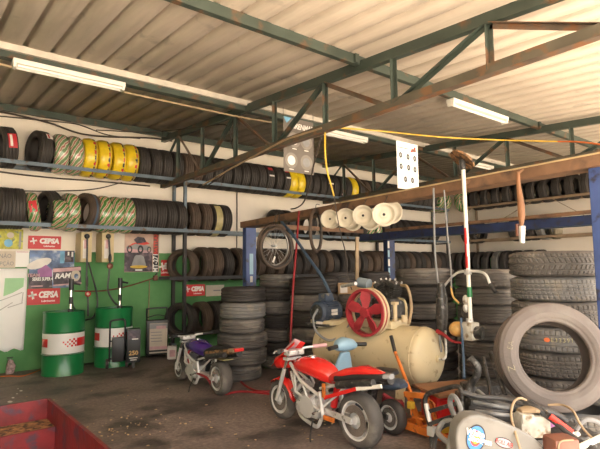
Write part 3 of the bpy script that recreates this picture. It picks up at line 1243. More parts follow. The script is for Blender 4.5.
    # handlebar
    b = mb()
    hz = .71
    b.tube([(.27, .07, Z(.67)), (.26, .13, Z(.69)), (.2, .2, Z(hz - .01))], .013, 'silver')
    b.tube([(.27, -.07, Z(.67)), (.26, -.13, Z(.69)), (.2, -.2, Z(hz - .01))], .013, 'silver')
    b.box((.27, 0, Z(.66)), (.09, .19, .05), 'alloy', None, .012)
    hb = b.build('handlebar', t)
    for s in (-1, 1):
        b = mb()
        b.cyl((.21, s * .19, Z(hz - .01)), (.12, s * .29, Z(hz + .005)), .019, 'pic_pink' if fairing and s < 0 else 'black_plastic')
        b.build('grip', hb, rot=None)
        b = mb()
        b.tube([(.24, s * .16, Z(hz) - .01), (.27, s * .22, Z(hz - .02)), (.2, s * .29, Z(hz - .02))], .007, 'silver', seg=6)
        b.build('lever', hb)
    # mudguard
    b = mb()
    mr = rf + .025
    secs = []
    for a in range(40, 176, 15):
        secs.append((a, .06 if 45 < a < 170 else .03))
    rows = []
    for a, hw in secs:
        aa = R(a)
        rows.append([b.v((.46 + mr * .99 * math.cos(aa) * 1.0, y, rf + mr * math.sin(aa) - abs(y) * .35)) for y in (-hw, -hw * .5, 0, hw * .5, hw)])
    if fairing:
        for i in range(len(rows) - 1):
            for j in range(4): b.f([rows[i][j], rows[i][j + 1], rows[i + 1][j + 1], rows[i + 1][j]], 'moto_red')
        o = b.build('front_mudguard', t)
        md = o.modifiers.new('thick', 'SOLIDIFY'); md.thickness = .006
    # foot peg, stand, chain guard
    b = mb()
    b.cyl((-.24, .12, Z(.24)), (-.27, .23, Z(.24)), .012, 'chrome', seg=8)
    b.build('foot_peg', t)
    b = mb()
    b.tube([(-.14, .12, Z(.15)), (-.2, .2, .06), (-.24, .235, .006)], .007, 'dark_metal', seg=8)
    b.build('side_stand', t)
    if fairing:
        b = mb()
        b.bar((-.3, .125, Z(.36)), (-.68, .115, Z(.5)), .016, .03, 'moto_red')
        b.bar((-.68, .115, Z(.5)), (-.93, .1, Z(.56)), .018, .028, 'white_paint')
        b.build('side_stripe_panel', t, )
        b = mb()
        b.box((-.3, .13, Z(.42)), (.035, .02, .12), 'orange', bevel=.008)
        b.build('orange_guard', t)
        b = mb()
        b.box((-.36, .13, Z(.2)), (.13, .02, .04), 'orange', bevel=.008)
        b.build('orange_guard', t)
        # upper fairing: two cheek panels, screen and lamp
        b = mb()
        b.loft([(.36, 0, Z(.55), .1, .05), (.43, 0, Z(.55), .1, .07), (.51, 0, Z(.54), .075, .06), (.555, 0, Z(.53), .03, .03)], 'moto_red', n=2.6)
        fr = b.build('front_fairing', t)
        b = mb()
        b.loft([(.545, 0, Z(.54), .05, .03), (.565, 0, Z(.53), .045, .024)], 'glass_grey', n=2.6)
        b.build('headlamp', fr)
        b = mb()
        rows = []
        for i in range(6):
            q = i / 5
            x0 = .53 - .27 * q
            zz = Z(.56) + .23 * q ** .8
            rows.append([b.v((x0 - abs(y) * .55, y * (1 - .5 * q), zz - abs(y) * .3)) for y in (-.14, -.08, 0, .08, .14)])
        for i in range(5):
            for j in range(4): b.f([rows[i][j], rows[i][j + 1], rows[i + 1][j + 1], rows[i + 1][j]], 'moto_red' if i < 2 or j in (0, 3) else 'pic_pink')
        o = b.build('windscreen', t)
        md = o.modifiers.new('thick', 'SOLIDIFY'); md.thickness = .005
        b = mb()
        b.loft([(-.84, 0, Z(.6), .06, .025), (-.92, 0, Z(.615), .045, .02), (-.95, 0, Z(.62), .03, .02)], 'pic_grey', n=2.6)
        b.build('tail_lamp', t)
    else:
        b = mb()
        b.box((-.93, 0, Z(.63)), (.12, .14, .03), 'cable_tan', bevel=.008)
        b.box((-.99, .0, Z(.64)), (.04, .12, .035), 'red_paint', bevel=.006)
        b.build('tail_lamp', t)
        b = mb()
        b.box((-.66, 0, rr * 2 + .035), (.22, .13, .012), 'film_tan', Matrix.Identity(4))
        b.build('rear_mudguard', t)
    return t


MB1 = zrot((2.98, 3.55, 0), PI / 2)
moto('pocket_motorbike', 'small red sports motorbike with silver trellis frame, in front of the beige compressor', MB1, .19, .225, 1.0, 'moto_red', 'moto_red', True, 'rubber_dusty')
MB2 = zrot((2.98, 5.82, 0), PI / 2)
moto('pocket_motorbike', 'small stripped motorbike with a dark purple tank, left of the tyre stack', MB2, .155, .195, .88, 'purple', 'black_plastic', False, 'rubber_dusty')

# ------------------------------------------------------------------ light blue mini scooter
MS = zrot((3.45, 3.42, 0), PI / 2 - .05)
t = thing('mini_scooter', 'small light blue scooter standing behind the red motorbike', 'scooter', MS)
wheel(t, 'front_wheel', .36, .13, .08, 3, 'rubber')
wheel(t, 'rear_wheel', -.42, .15, .1, 3, 'rubber')
b = MB(MS)
b.box((0, 0, .17), (.5, .2, .05), 'motor_blue', bevel=.015)
b.bar((.22, 0, .18), (.3, 0, .3), .1, .05, 'motor_blue')
b.build('deck', t)
b = MB(MS)
b.loft([(.24, .22, 0, .03, .12), (.42, .245, 0, .035, .13), (.56, .215, 0, .03, .085), (.63, .2, 0, .035, .05)], 'scooter_blue', n=3, M=Matrix(((0, 1, 0, 0), (0, 0, 1, 0), (1, 0, 0, 0), (0, 0, 0, 1))) @ Matrix.Identity(4))
b.build('leg_shield', t)
b = MB(MS)
b.cyl((.36, 0, .13), (.2, 0, .64), .018, 'silver')
b.build('steering_column', t)
b = MB(MS)
b.loft([(-.12, .19, .69, .045, .03), (-.08, .2, .7, .07, .055), (0, .215, .705, .085, .07), (.08, .2, .7, .07, .055), (.12, .19, .69, .045, .03)], 'scooter_blue', n=2.6,
       M=Matrix(((0, 1, 0, 0), (1, 0, 0, 0), (0, 0, 1, 0), (0, 0, 0, 1))))
hc = b.build('handlebar_cowl', t)
for s in (-1, 1):
    b = MB(MS)
    b.cyl((.18, s * .1, .7), (.15, s * .24, .69), .02, 'black_plastic')
    b.build('grip', hc)
    b = MB(MS)
    b.tube([(.2, s * .11, .7), (.23, s * .16, .695), (.2, s * .23, .69)], .006, 'dark_metal', seg=6)
    b.build('brake_lever', hc)
b = MB(MS)
b.loft([(-.08, 0, .36, .06, .06), (-.18, 0, .41, .09, .07), (-.36, 0, .43, .085, .05), (-.46, 0, .44, .06, .035), (-.5, 0, .44, .04, .02)], 'white_paint', n=3)
b.loft([(-.4, 0, .43, .1, .05), (-.5, 0, .44, .095, .045), (-.57, 0, .44, .05, .02)], 'motor_blue', n=3)
b.build('tail_body', t)
b = MB(MS)
b.loft([(-.1, 0, .46, .06, .02), (-.25, 0, .52, .1, .03), (-.42, 0, .535, .09, .025), (-.47, 0, .53, .05, .015)], 'black_plastic', n=3)
b.build('seat', t)
b = MB(MS)
b.bar((-.1, .06, .2), (-.42, .06, .15), .02, .04, 'dark_metal')
b.bar((-.15, 0, .2), (-.2, 0, .4), .08, .05, 'dark_metal')
b.build('rear_frame', t)

# ------------------------------------------------------------------ air compressor
CX, CY0, CY1, CZ, CRD = 4.1, 3.05, 4.6, .545, .3
MB.BASE = Matrix.Translation((4.22, 3.08, 0)) @ Matrix.Rotation(R(6), 4, 'Z') @ Matrix.Translation((-CX, -CY0, 0))
t = thing('air_compressor', 'big beige air compressor with a red flywheel behind the red motorbike', 'compressor', Vector((4.22, 3.7, 0)))
b = MB()
pr = [(0, -.13)] + [(CRD * math.sin(R(a)), -.13 * math.cos(R(a))) for a in range(10, 91, 10)]
L = CY1 - CY0 - .26
prof = pr + [(CRD, .01), (CRD + .004, .012), (CRD + .004, .03), (CRD, .032), (CRD, L - .02)] + [(r_, L - z_) for r_, z_ in pr[::-1]]
b.lathe(prof, 'beige_tank', Matrix.Translation((CX, CY0 + .13, CZ)) @ Matrix.Rotation(-PI / 2, 4, 'X'), 44)
tank = b.build('tank', t)
b = MB()
b.tube([(CX, CY0 + .0, CZ), (CX, CY0 - .06, CZ), (CX + .03, CY0 - .08, CZ + .05), (CX + .03, CY0 - .08, CZ + .28)], .012, 'alloy')
b.cyl((CX, CY0 + .01, CZ), (CX, CY0 - .02, CZ), .035, 'beige_tank')
b.build('outlet_pipe', tank)
for y in (CY0 + .3, CY1 - .3):
    for s in (-1, 1):
        b = MB()
        b.bar((CX + s * .2, y, .36), (CX + s * .26, y, 0), .1, .02, 'beige_tank', up=(1, 0, 0))
        b.box((CX + s * .27, y, .006), (.1, .12, .012), 'beige_tank')
        b.build('foot', t)
zt = CZ + CRD
b = MB()
b.box((CX - .02, 3.66, zt + .015), (.34, .4, .08), 'beige_tank', bevel=.006)
b.build('mounting_saddle', t)
b = MB()
b.box((CX - .06, 4.38, zt - .01), (.42, .34, .05), 'beige_tank', bevel=.006)
b.build('mounting_saddle', t)
# motor with its shaft along X
my, mz = 4.42, .93
b = MB()
T = Matrix.Translation((CX - .3, my, mz + .02)) @ RY
b.lathe([(0, 0), (.1, 0), (.125, .02), (.13, .05), (.13, .07), (.122, .075), (.122, .28), (.13, .285), (.13, .31), (.11, .34), (0, .34)], 'motor_blue', T, 32)
for k in range(24):
    a = 2 * PI * k / 24
    b.box((0, 0, 0), (.02, .005, .2), 'motor_blue', T @ Matrix.Rotation(a, 4, 'Z') @ Matrix.Translation((.125, 0, .18)))
mot = b.build('electric_motor', t)
b = MB(); b.box((CX - .14, my, mz + .19), (.13, .12, .09), 'motor_blue', bevel=.01); b.build('junction_box', mot)
b = MB(); b.box((CX - .13, my, mz + .02), (.1, .262, .07), 'sticker_white', Matrix.Identity(4)); b.build('rating_plate', mot)
b = MB(); b.lathe([(.03, -.003), (.09, -.003)], 'dark_metal', T, 24); b.build('fan_grille', mot)
b = MB()
b.box((CX - .12, my, mz - .12), (.4, .34, .025), 'dark_metal')
for s in (-1, 1): b.box((CX - .12, my + s * .1, mz - .11), (.2, .04, .05), 'dark_metal')
b.box((CX - .31, my - .05, mz - .11), (.01, .09, .06), 'sticker_white')
b.build('motor_base', t)
# flywheel, axle along X, facing -X
fy, fz, fx = 3.72, .985, CX - .29
T = Matrix.Translation((fx, fy, fz)) @ RY
b = MB()
ro_ = .252
b.lathe([(ro_ - .028, -.02), (ro_, -.02), (ro_, .0), (ro_ - .012, .005), (ro_ - .012, .02), (ro_, .03), (ro_, .05), (ro_ - .028, .05)], 'flywheel_red', T, 56, closed=True)
b.lathe([(0, -.03), (.05, -.03), (.055, .06), (0, .06)], 'flywheel_red', T, 24)
for k in range(5):
    a = 2 * PI * k / 5 + R(95)
    K = T @ Matrix.Rotation(a, 4, 'Z')
    A = [(-.028, .045), (.028, .045), (.066, .16), (.05, ro_ - .02), (-.04, ro_ - .02), (-.05, .14)]
    b.prism(A, .018, 'flywheel_red', K @ Matrix.Rotation(R(24), 4, 'Y'))
fw = b.build('flywheel', t)
b = MB()
b.lathe([(ro_ + .001, .0), (ro_ + .006, .006), (ro_ + .006, .024), (ro_ + .001, .03)], 'belt_tan', T, 56)
b.lathe([(ro_ + .001, .052), (ro_ + .008, .055), (ro_ + .008, .085), (ro_ - .04, .085), (ro_ - .04, .052)], 'belt_tan', T, 56)
b.build('belt_rim', fw)
b = MB()
p0, p1 = Vector((fx + .015, fy + .05, fz + ro_ - .0)), Vector((CX + .06, my, mz + .09))
b.bar((CX + .07, fy + .04, fz + ro_ - .01), (CX + .07, my, mz + .075), .014, .01, 'hose_black')
b.bar((CX + .07, fy + .08, fz - ro_ + .12), (CX + .07, my, mz - .04), .014, .01, 'hose_black')
b.cyl((CX + .04, my, mz + .02), (CX + .1, my, mz + .02), .06, 'dark_metal')
b.build('drive_belt', t)
# pump
b = MB()
py_ = 3.66
b.box((CX + .06, py_, zt + .17), (.3, .26, .22), 'dark_metal', bevel=.03)
b.cyl((fx, fy, fz), (CX + .06, fy - .02, fz), .03, 'dark_metal')
for s, tl in ((-1, R(-24)), (1, R(24))):
    K = Matrix.Translation((CX + .06, py_, zt + .24)) @ Matrix.Rotation(tl, 4, 'X')
    b.cyl(K @ Vector((0, 0, 0)), K @ Vector((0, 0, .2)), .055, 'dark_metal')
    for q in range(7):
        b.box((0, 0, .05 + q * .02), (.17, .15, .008), 'dark_metal', K)
    b.box((0, 0, .21), (.16, .14, .05), 'dark_metal', K, bevel=.008)
    for (dx, dy) in ((-.05, -.045), (.05, -.045), (.05, .045), (-.05, .045)):
        b.cyl(K @ Vector((dx, dy, .23)), K @ Vector((dx, dy, .26)), .01, 'alloy', seg=6)
pump = b.build('pump', t)
b = MB()
b.cyl((CX + .0, py_ + .22, zt + .43), (CX + .0, py_ + .36, zt + .45), .06, 'glass_grey')
b.cyl((CX - .14, py_ + .3, zt + .44), (CX + .0, py_ + .62, zt + .40), .02, 'alloy')
b.build('air_filter', pump)
b = MB()
b.tube([(CX + .06, py_ - .17, zt + .42), (CX - .02, py_ - .3, zt + .4), (CX - .02, py_ - .34, zt + .2), (CX - .02, py_ - .3, zt + .02)], .016, 'cable_tan', seg=10)
b.tube([(CX + .1, py_ - .1, zt + .28), (CX + .02, py_ - .24, zt + .24), (CX + .0, py_ - .26, zt + .05)], .013, 'beige_tank', seg=10)
b.build('delivery_pipe', pump)
b = MB()
b.cyl((CX - .13, 3.45, zt + .05), (CX - .13, 3.45, zt + .25), .022, 'belt_tan')
b.box((CX - .13, 3.45, zt + .24), (.06, .06, .03), 'belt_tan', bevel=.005)
b.cyl((CX - .1, 3.36, zt + .05), (CX - .1, 3.36, zt + .12), .03, 'belt_tan')
b.build('valve_pipe', t)
b = MB()
b.tube([(CX - .3, my - .02, mz + .06), (CX - .36, my - .0, mz - .05), (CX - .36, my - .06, mz - .2), (CX - .3, my - .2, mz - .28), (CX - .2, my - .32, mz - .2), (CX - .12, my - .36, mz - .08)], .014, 'hose_grey', seg=10)
b.build('motor_cable', t)

MB.BASE = Matrix()

# ------------------------------------------------------------------ four post lift
t = thing('car_lift', 'four-post car lift with blue posts and a raised rusty beam overhead', 'car lift', Vector((4.5, 6.87, 0)))
def post(x, y, h, flip, m='post_blue', w=.19):
    b = MB()
    b.box((x, y, h / 2), (w, .012, h), m)
    b.box((x - w / 2, y + flip * .05, h / 2), (.012, .1, h), m)
    b.box((x + w / 2, y + flip * .05, h / 2), (.012, .1, h), m)
    b.box((x, y, .008), (w + .16, .25, .016), m)
    return b.build('post', t)
o = post(4.5, 6.9, 2.15, 1)
b = MB(); b.box((4.5, 6.892, 1.55), (.07, .004, .34), 'scooter_blue'); b.box((4.5, 6.892, 1.3), (.05, .004, .1), 'sticker_white'); b.build('sticker', o)
o = post(7.3, 6.3, 2.14, 1, 'lift_blue', .2)
b = MB()
for i in range(4): b.box((7.22, 6.292, 1.9 - i * .17), (.045, .004, .13), 'scooter_blue' if i % 2 else 'sticker_white')
b.build('sticker', o)
post(4.53, 1.66, 2.3, -1, 'post_blue', .17)
b = MB()
BT = Matrix.Translation((4.5, 4.2, 2.262)) @ Matrix.Rotation(R(-1.15), 4, 'X')
b.box((0, 0, -.045), (.22, 5.7, .014), 'lift_rust', BT)
for s in (-1, 1): b.box((s * .11, 0, 0), (.012, 5.7, .095), 'lift_rust', BT)
bm_ = b.build('runway_beam', t)
b = MB(); b.box((-.112, -1.2, .05), (.03, 3.2, .014), 'lift_edge', BT); b.build('worn_edge', bm_)
b = MB()
b.box((7.2, 4.3, 2.06), (.26, 5.2, .13), 'lift_blue')
b.build('runway_beam', t)
b = MB(); b.box((7.05, 4.0, 2.16), (.05, 4.4, .05), 'lift_rust'); b.build('side_rail', t)
b = MB(); b.box((5.9, 6.95, 2.2), (2.6, .06, .08), 'lift_rust', Matrix.Identity(4)); b.build('cross_beam', t)
BX = 4.36           # hanging line, front face of the rusty beam

# ------------------------------------------------------------------ hanging from the beam
def bike_wheel(px, py, rad, yaw, spokes, label, tilt=0):
    c = P(px, py, X=4.3)
    M = Matrix.Translation(c) @ Matrix.Rotation(yaw, 4, 'Z') @ RX
    t = thing('bicycle_wheel', label, 'bicycle wheel', M, 'bicycle wheels hanging from the lift beam')
    b = MB(M)
    b.lathe([(rad - .022 + .022 * math.cos(a * PI / 6), .022 * math.sin(a * PI / 6)) for a in range(12)], 'rubber_brown', None, 56, closed=True)
    b.build('tyre', t)
    b = MB(M)
    b.lathe([(rad - .04, -.012), (rad - .04, .012), (rad - .055, .01), (rad - .055, -.01)], 'steel_raw' if spokes else 'rubber', None, 56, closed=True)
    b.build('rim', t)
    if spokes:
        b = MB(M); b.cyl((0, 0, -.045), (0, 0, .045), .018, 'alloy'); b.cyl((0, 0, -.07), (0, 0, .07), .006, 'alloy'); b.build('hub', t)
        b = MB(M)
        for k in range(28):
            a = 2 * PI * k / 28
            a2 = a + (.6 if k % 4 < 2 else -.6)
            s = .035 if k % 2 else -.035
            b.cyl((.02 * math.cos(a2), .02 * math.sin(a2), s), ((rad - .05) * math.cos(a), (rad - .05) * math.sin(a), 0), .0016, 'alloy', seg=4, cap=False)
        b.build('spokes', t)
        b = MB(M); b.box((.07, -.19, .03), (.03, .1, .006), 'sticker_white', Matrix.Rotation(-.5, 4, 'Z')); b.build('reflector', t)
    b = MB()
    top_ = c + Vector((0, 0, rad - .045))
    b.tube([top_ + Vector((0, 0, -.01)), top_ + Vector((.01, 0, .1)), Vector((4.37, c.y, 2.32))], .005, 'dark_metal', seg=6)
    b.build('hanging_hook', t)
    return t
bike_wheel(274, 246, .33, R(6), True, 'spoked bicycle wheel hanging beside the left blue lift post')
bike_wheel(277, 248, .32, R(2), False, 'bare bicycle tyre hanging just behind the spoked wheel')
bike_wheel(316, 231, .3, R(34), False, 'bicycle wheel seen nearly edge-on, hanging left of the white hubcaps')

def hubcap(px, py, X, yaw, rad, label):
    c = P(px, py, X=X)
    M = Matrix.Translation(c) @ Matrix.Rotation(yaw, 4, 'Z') @ Matrix.Rotation(PI / 2, 4, 'X')
    t = thing('wheel_rim', label, 'wheel rim', M, 'cream wheel rims hung in pairs')
    b = MB(M)
    s = rad / .15
    b.lathe([(.018, .0), (.045, .0), (.06, -.012), (.085, -.016), (.105, -.012), (.125, .006), (.135, .03), (.15, .034), (.152, .03), (.14, .02), (.13, -.02), (.12, -.09), (.135, -.1), (.15, -.1), (.152, -.105), (.13, -.11), (.11, -.09), (.1, -.03), (.018, -.012)],
            'rim_cream', Matrix.Diagonal((s, s, s, 1)), 40, closed=True)
    b.build('dish', t)
    b = MB(M); b.lathe([(.0, .001), (.019 * s, .001)], 'hole_dark', None, 16); b.build('hub_hole', t)
    b = MB()
    b.tube([c + Vector((0, 0, rad * .86)), c + Vector((.03, 0, rad + .03)), (4.37, c.y, 2.29)], .004, 'dark_metal', seg=6)
    b.build('wire_hook', t)
for i, (px, py, X, yw, rad) in enumerate(((338.5, 217, 4.46, R(-62), .13), (330, 219, 4.3, R(-62), .135), (352, 221.5, 4.46, R(-58), .13), (345.5, 218, 4.3, R(-58), .137),
                                      (370, 220, 4.46, R(-54), .135), (363, 215.5, 4.3, R(-54), .14), (391, 212, 4.46, R(-50), .15), (384, 214.5, 4.3, R(-50), .15))):
    pair = ['leftmost pair', 'second pair from the left', 'third pair from the left', 'rightmost pair'][i // 2]
    hubcap(px, py, X, yw, rad * .88, f'cream wheel rim, {"front" if i % 2 else "rear"} one of the {pair} under the rusty beam')

# brush cutter with white shaft
tp = P(462.5, 166, X=BX - .06)
TX = BX - .06
def Q(px, py, X=TX): return P(px, py, X=X)
t = thing('brush_cutter', 'white-shafted brush cutter hanging engine down from the rusty beam', 'brush cutter', Q(470, 345))
b = MB(); b.cyl(Q(463, 166), Q(467, 245), .02, 'white_paint'); sh = b.build('shaft', t)
b = MB(); b.cyl(Q(466, 228), Q(468, 268), .021, 'red_paint'); b.build('red_sleeve', sh)
b = MB(); b.cyl(Q(468.3, 274), Q(470.5, 320), .02, 'white_paint'); b.cyl(Q(467, 244), Q(468.5, 276), .02, 'white_paint'); b.build('lower_shaft', sh)
b = MB(); b.cyl(Q(469.3, 287), Q(469.9, 297), .024, 'drum_green'); b.build('green_sleeve', sh)
b = MB()
b.tube([Q(442, 289, TX + .04), Q(451, 278, TX + .02), Q(460, 272), Q(478, 271.5), Q(486, 275, TX - .02), Q(490, 284, TX - .03)], .013, 'silver', seg=10)
hb = b.build('handlebar', t)
b = MB(); b.cyl(Q(441.5, 290, TX + .04), Q(437, 297, TX + .05), .018, 'black_plastic'); b.build('grip', hb)
b = MB(); b.cyl(Q(490, 284, TX - .03), Q(496, 293, TX - .04), .019, 'black_plastic'); b.build('grip', hb)
b = MB(); b.box(Q(468, 272), (.05, .06, .05), 'alloy', bevel=.008); b.build('clamp', hb)
b = MB()
c = Q(470, 331)
b.box(c, (.14, .13, .17), 'grimy_white', bevel=.02)
b.cyl(c + Vector((0, -.02, -.01)), c + Vector((.02, -.12, -.01)), .06, 'dark_metal')
for i in range(5): b.box(c + Vector((0, 0, -.05 + i * .022)), (.135, .1, .006), 'alloy')
b.cyl(c + Vector((0, 0, .06)), c + Vector((0, 0, .12)), .035, 'alloy')
en = b.build('engine', t)
b = MB(); b.ball(Q(457.5, 329), (.085, .085, .075), 'amber'); b.cyl(Q(457, 329) + Vector((0, 0, .05)), Q(457, 329) + Vector((0, 0, .07)), .02, 'black_plastic'); b.build('fuel_tank', en)
b = MB()
b.ball(Q(465.5, 300), (.03, .03, .05), 'grimy_white'); b.ball(Q(466, 308), (.032, .03, .045), 'alloy')
b.tube([Q(464, 300), Q(462, 312), Q(466, 320)], .006, 'dark_metal', seg=6)
b.build('throttle_case', t)
b = MB()
K = Matrix.Translation(Q(462, 160)) @ Matrix.Rotation(R(35), 4, 'Y') @ Matrix.Rotation(R(20), 4, 'X')
b.lathe([(0, .0), (.03, .02), (.1, .03), (.13, .02), (.135, -.005), (.1, .005), (0, -.01)], 'rust_wood', K, 24)
b.cyl(Q(462, 160), Q(463, 170), .03, 'dark_metal')
b.build('cutting_head_guard', t)
b = MB(); b.tube([Q(463, 181), (4.385, Q(463, 181).y, Q(463, 181).z - .0)], .028, 'lift_rust', smooth=False); b.build('hanging_strap', t)

# second, darker trimmer on two thin rods
t = thing('strimmer', 'dark strimmer with a thin grey shaft hanging left of the white brush cutter', 'brush cutter', Q(443, 345))
b = MB(); b.tube([Q(433.5, 188), Q(434.5, 240), Q(436.5, 270), Q(441, 300)], .011, 'hose_grey', seg=8); b.build('shaft', t)
b = MB(); b.tube([Q(444, 190), Q(447.5, 235), Q(450.5, 264), Q(451.5, 288)], .009, 'hose_grey', seg=8); b.build('support_rod', t)
b = MB(); b.tube([Q(451, 286), Q(452, 293), Q(454, 298), Q(459, 303)], .01, 'amber', seg=6); b.build('hook', t)
b = MB()
b.loft([(Q(442, 283).z, Q(441, 283).x, Q(441, 283).y, .03, .03), (Q(442, 300).z, Q(442, 300).x, Q(442, 300).y, .06, .05), (Q(442, 318).z, Q(442, 318).x, Q(442, 318).y, .055, .055), (Q(442, 335).z, Q(442, 335).x, Q(442, 335).y, .035, .04)], 'dark_metal', axis='z')
b.build('engine_body', t)
b = MB(); b.cyl(Q(437, 303), Q(441, 352), .014, 'hose_grey'); b.cyl(Q(442, 302), Q(443, 330), .02, 'alloy'); b.build('lower_rod', t)
b = MB(); b.tube([Q(437, 331, TX - .05), Q(444, 335, TX - .06), Q(452, 341, TX - .06), Q(461, 343, TX - .05)], [.022, .01], 'hose_red', seg=8); b.build('red_handle', t)

# paint-spattered hanging tool
t = thing('hanging_brush', 'long wooden-handled tool with a silver tip hanging from the beam, right of the brush cutter', 'hand tool', Q(519, 175))
b = MB(); b.loft([(Q(518, 172).z, Q(518, 172).x, Q(518, 172).y, .015, .015), (Q(518.5, 185).z, Q(518.5, 185).x, Q(518.5, 185).y, .02, .018), (Q(521, 205).z, Q(521, 205).x, Q(521, 205).y, .032, .03), (Q(521.5, 216).z, Q(521.5, 216).x, Q(521.5, 216).y, .033, .03), (Q(521.5, 226).z, Q(521.5, 226).x, Q(521.5, 226).y, .014, .014)], 'plywood', n=2.2, axis='z')
b.build('handle', t)
b = MB(); b.cyl(Q(522, 226), Q(522, 243), .028, 'silver', r2=.024); b.build('silver_tip', t)
b = MB(); b.cyl(Q(517, 224), Q(518, 236), .018, 'brown_cast'); b.build('side_bracket', t)
b = MB(); b.bar(Q(518, 173), (4.39, Q(518, 173).y, 2.34), .03, .02, 'lift_rust'); b.build('hook', t)

# cords and hoses off the beam
def cable(name, pts, r, m, label, cat='cable', seg=8, n=6, smooth=True, group=None):
    b = MB()
    b.tube(pts, r, m, seg=seg, n=n, smooth=smooth)
    return tag(b.build(name, origin=Vector(pts[0])), label, cat, group)
cable('air_hose', [P(299, 211, X=4.38), P(297, 240, X=4.3), P(293, 290, X=4.1), P(290, 350, X=3.95), P(289, 366, X=3.92), P(292, 380, Z=.02), P(303, 388, Z=.012)], .014, 'hose_red', 'red hose hanging straight down from the rusty beam', 'hose')
cable('air_hose', [P(192, 343, X=2.9), P(188, 358, X=2.87), P(196, 372, X=2.86), P(207, 378, X=2.85), P(214, 390, Z=.014), P(224, 394, Z=.012), P(240, 391.5, Z=.012), P(262, 393, Z=.012), P(276, 395, Z=.012)], .014, 'hose_red', 'red hose running along the floor from the purple motorbike', 'hose')
cable('air_hose', [P(238, 378.5, Z=.012), P(246, 386, Z=.012), P(258, 391, Z=.012), P(275, 391, Z=.012)], .013, 'hose_red', 'short red hose coming out from under the front tyre stack', 'hose')
cable('air_hose', [P(281, 221, X=4.42), P(293, 235, X=4.3), P(308, 257, X=4.25), P(322, 277, X=4.2), P(333, 300, X=4.22), P(338, 316, X=4.15)], .02, 'hose_blue', 'thick dark blue hose sloping from the beam down to the compressor', 'hose')
cable('yellow_cord', [P(325, 131, X=3.6), P(325, 150, X=3.7), P(327, 170, X=3.75), P(331, 185, X=3.8), P(334, 196, X=3.85)], .01, 'cable_yellow', 'yellow cord dropping from the truss beside the grey tyre banner', 'cord')
cable('power_cord', [P(334, 196, X=3.85), P(337, 215, X=3.9), P(341, 235, X=3.95), P(346, 255, X=4.0), P(348, 278, X=4.05), P(352, 290, X=4.1)], .006, 'cable_dark', 'thin black cord hanging between the white rims', 'cord')
cable('hanging_rod', [P(321, 138, X=3.6), P(315, 160, X=3.7), P(308, 190, X=3.9), P(303, 203, X=4.0), P(296, 208, X=4.3), P(291, 209, X=4.4)], .009, 'cable_dark', 'thin dark cord dropping diagonally right of the grey banner', 'cord')
cable('extension_cable', [P(328, 127, X=3.62), P(380, 131, X=4.6), P(440, 137, X=5.4), P(500, 140, X=6.1), P(558, 141.5, X=6.3)], .009, 'cable_yellow', 'yellow cable strung across under the roof to the right')
cable('extension_cable', [P(558, 141.5, X=6.3), P(580, 142, X=6.2), P(612, 146, X=6.0)], .01, 'cable_orange', 'orange cable joined to the yellow one at the far right')
cable('blue_hose', [P(461, 318, X=4.25), P(462, 335, X=4.2), P(463.5, 360, X=4.0), P(464, 378, X=3.85)], .012, 'hose_blue', 'thin blue hose hanging below the brush cutter', 'hose')
# wiring along wall and truss
cable('wall_cable', [P(-8, 115, Y=8.38), P(0, 112, Y=8.38) , P(25, 117, Y=8.34), P(50, 123, Y=8.3), P(78, 133, Y=8.3), P(105, 136.5, Y=8.32), P(150, 138, Y=8.38), P(172, 141, Y=8.4)], .014, 'cable_dark', 'dark cable sagging under the roof above the yellow tyres')
cable('wall_cable', [P(-8, 115.5, Y=8.4), P(20, 118, Y=8.4), P(60, 122, Y=8.42), P(80, 125, Y=8.42), P(108, 135, Y=8.42), P(140, 138.5, Y=8.43)], .01, 'cable_dark', 'second dark cable crossing the sagging one near the ceiling')
cable('wall_cable', [P(-6, 171, Y=8.42), P(25, 175, Y=8.43), P(60, 178.5, Y=8.43), P(95, 181, Y=8.43), P(150, 186, Y=8.43)], .013, 'cable_dark', 'dark cable on the wall just under the top row of tyres')
cable('wall_cable', [P(20, 191, Y=8.42), P(60, 191, Y=8.43), P(95, 189, Y=8.43), P(122, 182.5, Y=8.43)], .009, 'cable_dark', 'thin cable curving up the wall above the green wrapped tyres')
cable('wall_conduit', [P(237, 190, Y=8.43), P(237, 225, Y=8.43), P(236.5, 262, Y=8.43)], .01, 'cable_dark', 'thin vertical cable on the bare cream wall left of the lift post')
cable('light_cable', [P(-5, 62.5, Y=5.53), P(12, 67, Y=5.53)], .012, 'cable_tan', 'short tan cable left of the long batten', smooth=False)
cable('light_cable', [P(124, 92, Y=5.53), P(160, 100, Y=5.53), P(200, 108.5, Y=5.53), P(240, 117, Y=5.53), P(275, 123, Y=5.53)], .011, 'cable_tan', 'tan cable running along the purlin right of the long batten')
cable('truss_cable', [P(96, 130, X=2.3), P(150, 132, X=3.2), P(200, 127, X=3.55), P(226, 125, X=3.62), P(231, 140, X=3.66), P(234, 160, X=3.66), P(222, 176, X=3.66), P(208, 185, X=3.7)], .009, 'cable_dark', 'loose cable looping over the truss above the rack post')
cable('truss_cable', [P(203, 185, X=3.55), P(232, 168, X=3.55), P(262, 152, X=3.55), P(285, 140, X=3.55), P(300, 135, X=3.56), P(322, 128, X=3.56)], .012, 'cable_tan', 'tan cable lying along the bottom of the nearer truss')

# ------------------------------------------------------------------ posters that hang
def face_M(o, xdir, up=Vector((0, 0, 1))):
    x = Vector(xdir).normalized()
    z = x.cross(up).normalized()
    y = z.cross(x)
    M = Matrix((x, y, z)).transposed().to_4x4()
    M.translation = o
    return M

